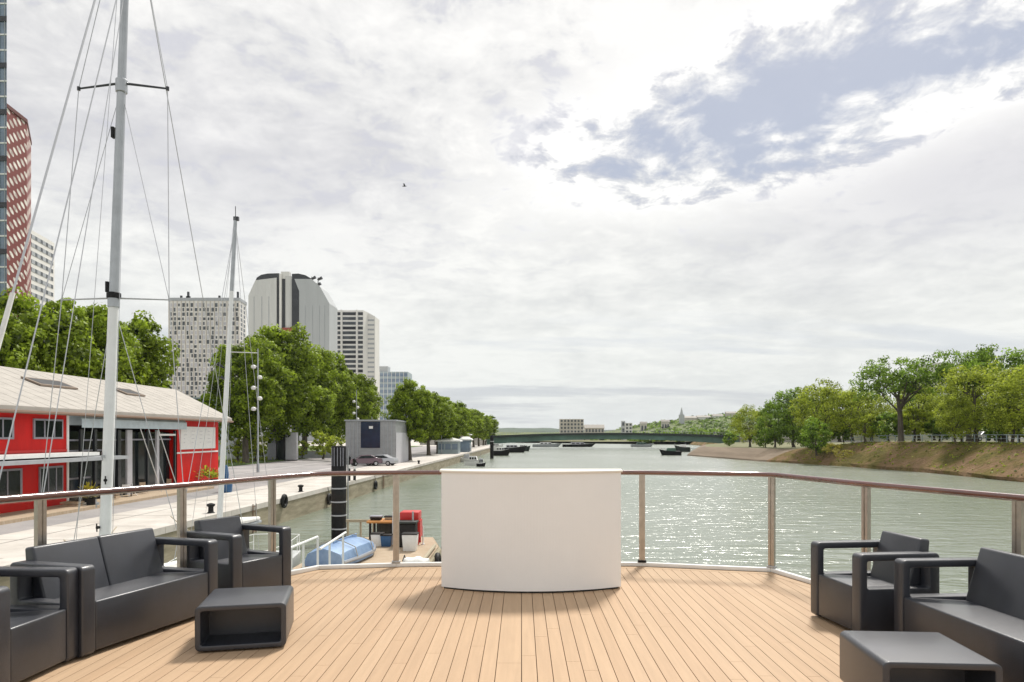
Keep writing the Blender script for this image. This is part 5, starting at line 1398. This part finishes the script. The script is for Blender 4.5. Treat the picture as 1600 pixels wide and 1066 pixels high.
# dark work table with bins
wt = thing('work_bench', 'dark work bench with tan top on the pontoon, left of the railing post', 'work bench', (gx(600,30.5),30.5,PZ))
xa, xb = gx(580,30.5), gx(616,30.5)
mb = MB(); mb.box(xa-.1,xb+.05,30,31.1,1.62,1.70); part('top', mb, 'orange', wt)
for a in (xa,xb-.1):
    for b in (30.05,30.95): mb = MB(); mb.box(a,a+.09,b,b+.09,PZ+.001,1.62); part('leg', mb, 'black', wt)
mb = MB(); mb.box(xa+.15,xb-.15,30.9,30.94,PZ+.15,1.6); part('back_panel', mb, 'steeldark', wt)
def bin_(px, Yp, w, h, m, label, z=PZ, nm='storage_bin', cat='bin'):
    x = gx(px,Yp); t = thing(nm, label, cat, (x,Yp,z), group='bins and boxes on the work pontoon')
    mb = MB(); mb.loft([[(x-w*.42,Yp-w*.36,z+.002),(x+w*.42,Yp-w*.36,z+.002),(x+w*.42,Yp+w*.36,z+.002),(x-w*.42,Yp+w*.36,z+.002)],[(x-w*.5,Yp-w*.42,z+h),(x+w*.5,Yp-w*.42,z+h),(x+w*.5,Yp+w*.42,z+h),(x-w*.5,Yp+w*.42,z+h)]]); part('body', mb, m, t, bevel=.02, rec=True)
    mb = MB(); mb.box(x-w*.53,x+w*.53,Yp-w*.45,Yp+w*.45,z+h+.002,z+h+.05); part('lid', mb, 'black' if m != 'black' else 'sheet', t, bevel=.01)
bin_(590,29.4,.5,.5,'white','white bin in front of the dark work bench')
bin_(604,29.3,.45,.45,'blue','blue bin beside the white bin, by the dark work bench')
bin_(641,28.2,.6,.66,'white','white bin under the red frame on the pontoon')
bin_(588,30.5,.5,.14,'black','flat black box on top of the dark work bench',1.702,'flat_box','box')
bin_(609,30.6,.42,.12,'rope','small tan box on the right of the dark work bench top',1.702,'flat_box','box')
rf_ = thing('hooded_stand', 'red painted steel stand with a hood on the work pontoon', 'stand', (gx(641,30),30,PZ))
xa, xb = gx(627,30), gx(656,30)
mb = MB(); mb.box(xa,xb,29.6,30.5,gz(812,30),gz(799,30)); part('hood', mb, 'red2', rf_, bevel=.03)
for a, b in ((xa,29.65),(xb-.12,29.65),(xa,30.35),(xb-.12,30.35)):
    mb = MB(); mb.box(a,a+.11,b,b+.11,PZ+.001,gz(812,30)-.001); part('leg', mb, 'red2', rf_)
mb = MB(); mb.box(xb-.02,xb+.05,29.7,30.4,PZ+.3,gz(812,30)-.01); part('side_sheet', mb, 'red2', rf_)
eg = thing('engine_box', 'black engine box between the legs of the red frame', 'engine box', (gx(638,29.2),29.2,PZ))
x = gx(637,29.2); mb = MB(); mb.box(x-.36,x+.36,28.95,29.6,PZ+.002,PZ+.95); part('housing', mb, 'black', eg, bevel=.04)
mb = MB(); mb.box(x-.4,x+.4,28.9,29.62,PZ+.98,PZ+1.06); part('cowl', mb, 'steeldark', eg, bevel=.01)
mb = MB(); mb.cyl((x+.2,29.3,PZ+1.06),(x+.2,29.3,PZ+1.45),.04,n=8); part('exhaust', mb, 'hose', eg)
for px, lab in ((614,'thin white stanchion left of the red frame on the pontoon'),(661,'thin white stanchion at the right rim of the pontoon')):
    x = gx(px,29.8); mb = MB(); mb.cyl((x,29.8,PZ),(x,29.8,gz(800 if px<640 else 822,29.8)),.03,n=8); mb.cyl((x,29.8,PZ),(x,29.8,PZ+.03),.08,n=10); solo('pontoon_stanchion', mb, 'white', lab, 'stanchion')
cp_ = thing('cement_sack', 'slumped pale sack at the right edge of the work pontoon', 'sack', (gx(650,24.5),24.5,PZ))
x = gx(650,24.5); mb = MB(); rg=[]
for i in range(9):
    t=i/8; xx=-.5+t; w=.28*math.sin(math.pi*(.12+.76*t))**.5; rg.append([(x+xx*.9,24.5+math.cos(a)*w*1.2,PZ+.2+math.sin(a)*w*.65+.03*math.sin(i*1.7)) for a in [2*math.pi*j/10 for j in range(10)]])
mb.loft(rg); part('sack', mb, 'sail', cp_, smooth=True, rec=True)
mb = MB(); mb.tube([(x-.42,24.22,PZ+.3),(x-.4,24.5,PZ+.44),(x-.42,24.78,PZ+.3)],.02,5); part('tie', mb, 'black', cp_)
rc = MB(); pts=[]
for i in range(90): a=i*.42; r=.16+.0022*i; pts.append((gx(661,23.9)+math.cos(a)*r*1.2,23.9+math.sin(a)*r*1.2,PZ+.03+(i//15)*.035))
rc.tube(pts,.022,6); solo('rope_coil', rc, 'rope', 'coil of mooring rope near the right corner of the work pontoon', 'rope', smooth=True)
# boulders of wet weed? low planking rail at the pontoon far end
fr = thing('pontoon_barrier', 'low wooden barrier along the far end of the work pontoon behind the dinghy', 'barrier', (gx(565,31.6),31.6,PZ))
mb = MB(); mb.box(gx(541,31.6),gx(585,31.6),31.55,31.63,PZ+.72,PZ+.84); part('top_board', mb, 'rope', fr)
for px in (543,563,583): mb = MB(); x=gx(px,31.6); mb.box(x-.04,x+.04,31.631,31.7,PZ+.001,PZ+.84); part('upright', mb, 'rope', fr)

# ---------------------------------------------------------------- kiosks and boats farther off
def kiosk(px0, px1, Yk, pt_, m, roofm, label, group='kiosks on the far quay'):
    xa, xb = gx(px0,Yk), gx(px1,Yk); T = gz(pt_,Yk); t = thing('quay_kiosk', label, 'kiosk', ((xa+xb)/2,Yk,QZ), group=group)
    mb = MB(); mb.box(xa,xb,Yk,Yk+5,QZ,T); part('wall', mb, m, t)
    mb = MB(); c=(xa+xb)/2; mb.add([(xa-.5,Yk-.5,T),(xb+.5,Yk-.5,T),(xb+.5,Yk+5.5,T),(xa-.5,Yk+5.5,T),(xa-.4,Yk-.4,T+.25),(xb+.4,Yk-.4,T+.25),(xb+.4,Yk+5.4,T+.25),(xa-.4,Yk+5.4,T+.25),(c-.6,Yk+2.5,T+.85),(c+.6,Yk+2.5,T+.85)],
        [(0,3,2,1),(0,1,5,4),(1,2,6,5),(2,3,7,6),(3,0,4,7),(4,5,9,8),(6,7,8,9),(5,6,9),(7,4,8)]); part('roof', mb, roofm, t)
    n_w = max(2,int((xb-xa)/1.4))
    for k in range(n_w):
        w = (xb-xa)/n_w; mb = MB(); mb.box(xa+w*k+.15,xa+w*(k+1)-.15,Yk-.06,Yk-.001,QZ+.9,T-.5); part('window', mb, 'glassblue', t)
kiosk(684,716,150,690,'tower_blue','white','blue-grey kiosk with white hipped roof on the far quay')
kiosk(719,734,166,688,'glassblue','white','narrow blue kiosk right of the hipped white-roofed one')
kiosk(682,733,190,680,'wall_cream','white','long pale flat building roof seen above the two blue kiosks')
def boat(px, pyw, Lpx, h, label, hm, cm, cab=(.35,.75,.9), rz=0, name='motor_boat', cat='boat', group=None):
    Yb = F*CH/(pyw-681); L = Lpx/F*Yb; x = gx(px,Yb); t = thing(name, label, cat, local=True, group=group); t.location=(x,Yb,0); t.rotation_euler=(0,0,rz)
    rg = []
    for i in range(13):
        q = i/12; w = max(.05, L*.14*min(1,math.sin(min(1,(1-q)/.55)*math.pi/2)**.8)); xx = -L/2+L*q; f = h*(1+.5*q**3)
        rg.append([(xx,-w,f),(xx-(.12*L*q**5),-w*.8,.02),(xx-(.14*L*q**5),0,-.25),(xx-(.12*L*q**5),w*.8,.02),(xx,w,f)])
    mb = MB(); mb.loft(rg); part('hull', mb, hm, t, smooth=True, rec=True)
    a, b, ch = cab; x0, x1 = -L/2+L*(1-b), -L/2+L*(1-a); w = L*.10
    mb = MB(); mb.loft([[(x0,-w,h*.9),(x1+L*.05,-w,h*.9),(x1+L*.05,w,h*.9),(x0,w,h*.9)],[(x0+.05,-w*.85,h+ch),(x1-L*.03,-w*.85,h+ch),(x1-L*.03,w*.85,h+ch),(x0+.05,w*.85,h+ch)]]); cb_ = part('cabin', mb, cm, t, bevel=.03, rec=True)
    for k in range(3):
        xx = x0+(x1-x0)*(k+.5)/3; mb = MB(); s_=(x1-x0)/3*.34; mb.box(xx-s_,xx+s_,-w*1.0,-w*.90,h+ch*.35,h+ch*.78); part('window', mb, 'glassdark', cb_)
    mb = MB(); mb.tube([(-L/2+.1,-L*.13,h+.02),(0,-L*.142,h+.04),(L*.42,-L*.05,h*1.4)],.03,5); part('rub_rail', mb, 'black' if hm!='black' else 'white', t)
    mb = MB(); mb.tube([(x0+.3,0,h+ch),(x0+.3,0,h+ch+1.3)],.025,5); part('mast', mb, 'alu', t)
    return t
GBt = 'boats moored along the far left quay'
boat(741,727,30,.75,'white motor boat with dark hull underside moored before the kiosks','white','white',group=GBt,rz=R(-12))
boat(728,722,22,.7,'small white boat moored against the quay, behind the white motor boat','white','sheet_light',group=GBt,rz=R(170))
boat(752,729,15,.5,'small dark boat at the stern of the white motor boat','black','hose',group=GBt,rz=R(20))
boat(783,712,30,1.3,'dark barge with pale wheelhouse moored just left of the bridge','black','white',group=GBt,rz=R(5))
boat(802,707,44,1.5,'long dark barge, middle of the moored cluster before the bridge','black','sheet_light',group=GBt)
boat(776,706,22,1.8,'white cabin cruiser behind the dark barge near the tall slim pile','white','white',group=GBt,rz=R(8))
boat(818,705,22,1.3,'low dark boat at the right end of the moored cluster','steeldark','white',group=GBt)
boat(1047,711.5,34,1.1,'dark barge with green awning moored at the start of the tan revetment','black','leaf_b' if False else 'steelgreen',rz=R(178))
boat(1066,706,24,1.5,'white-topped boat tucked behind the green-awning barge','steeldark','white',rz=R(175))
GU = 'barges far upstream beneath the bridge'
for px, L_, hm, cm, lab in ((855,46,'greymetal','white','low grey barge under the left part of the bridge'),(905,52,'black','sheet_light','long dark barge under the middle of the bridge'),(1004,36,'greymetal','steelgreen','grey barge under the right part of the bridge')):
    boat(px, 698.4, L_, 1.2, lab, hm, cm, group=GU)
sp_ = thing('slim_pile', 'tall slim black pile in the water at the left end of the bridge', 'mooring pile', (gx(768.5,165),165,-.5))
x = gx(768.5,165); mb = MB(); mb.lathe([(.42,-.5),(.42,gz(681,165)-.4),(.2,gz(680,165))],(x,165,0),12); part('shaft', mb, 'black', sp_)
mb = MB(); mb.lathe([(.43,gz(690,165)-.1),(.5,gz(690,165)),(.43,gz(690,165)+.1)],(x,165,0),12); part('ring', mb, 'steel_grey', sp_)
# a bird high over the river
bd = thing('flying_bird', 'small dark bird flying high in the sky above the banded tower', 'bird', (gx(632,60),60,gz(291,60)))
x,y,z = gx(632,60),60,gz(291,60)
mb = MB(); rg=[]
for i in range(9):
    t=i/8; r=.045*math.sin(math.pi*(.06+.9*t))**.7; rg.append([(x-.2+.4*t,y+math.cos(a)*r,z+math.sin(a)*r) for a in [2*math.pi*j/8 for j in range(8)]])
mb.loft(rg)
for s in (-1,1): mb.add([(x-.05,y+s*.03,z+.02),(x+.08,y+s*.03,z+.02),(x+.04,y+s*.28,z+.14),(x-.12,y+s*.42,z+.06),(x-.07,y+s*.26,z+.12)],[(0,1,2,3,4)])
part('body', mb, 'tower_dark', bd, rec=True)

# ---------------------------------------------------------------- air
HZ = True
if HZ:
    hm = bpy.data.materials.new('haze_air'); hm.use_nodes = True; hn = hm.node_tree.nodes; hn.remove(hn['Principled BSDF'])
    pv_ = hn.new('ShaderNodeVolumePrincipled'); pv_.inputs['Color'].default_value = (.86,.93,1,1); pv_.inputs['Density'].default_value = .00006
    pv_.inputs['Anisotropy'].default_value = 0
    hm.node_tree.links.new(pv_.outputs[0], hn['Material Output'].inputs['Volume'])
    mb = MB(); mb.box(-4600,4600,-420,9100,-1.5,260); hz_ = part('haze', mb, hm); hz_['kind'] = 'stuff'
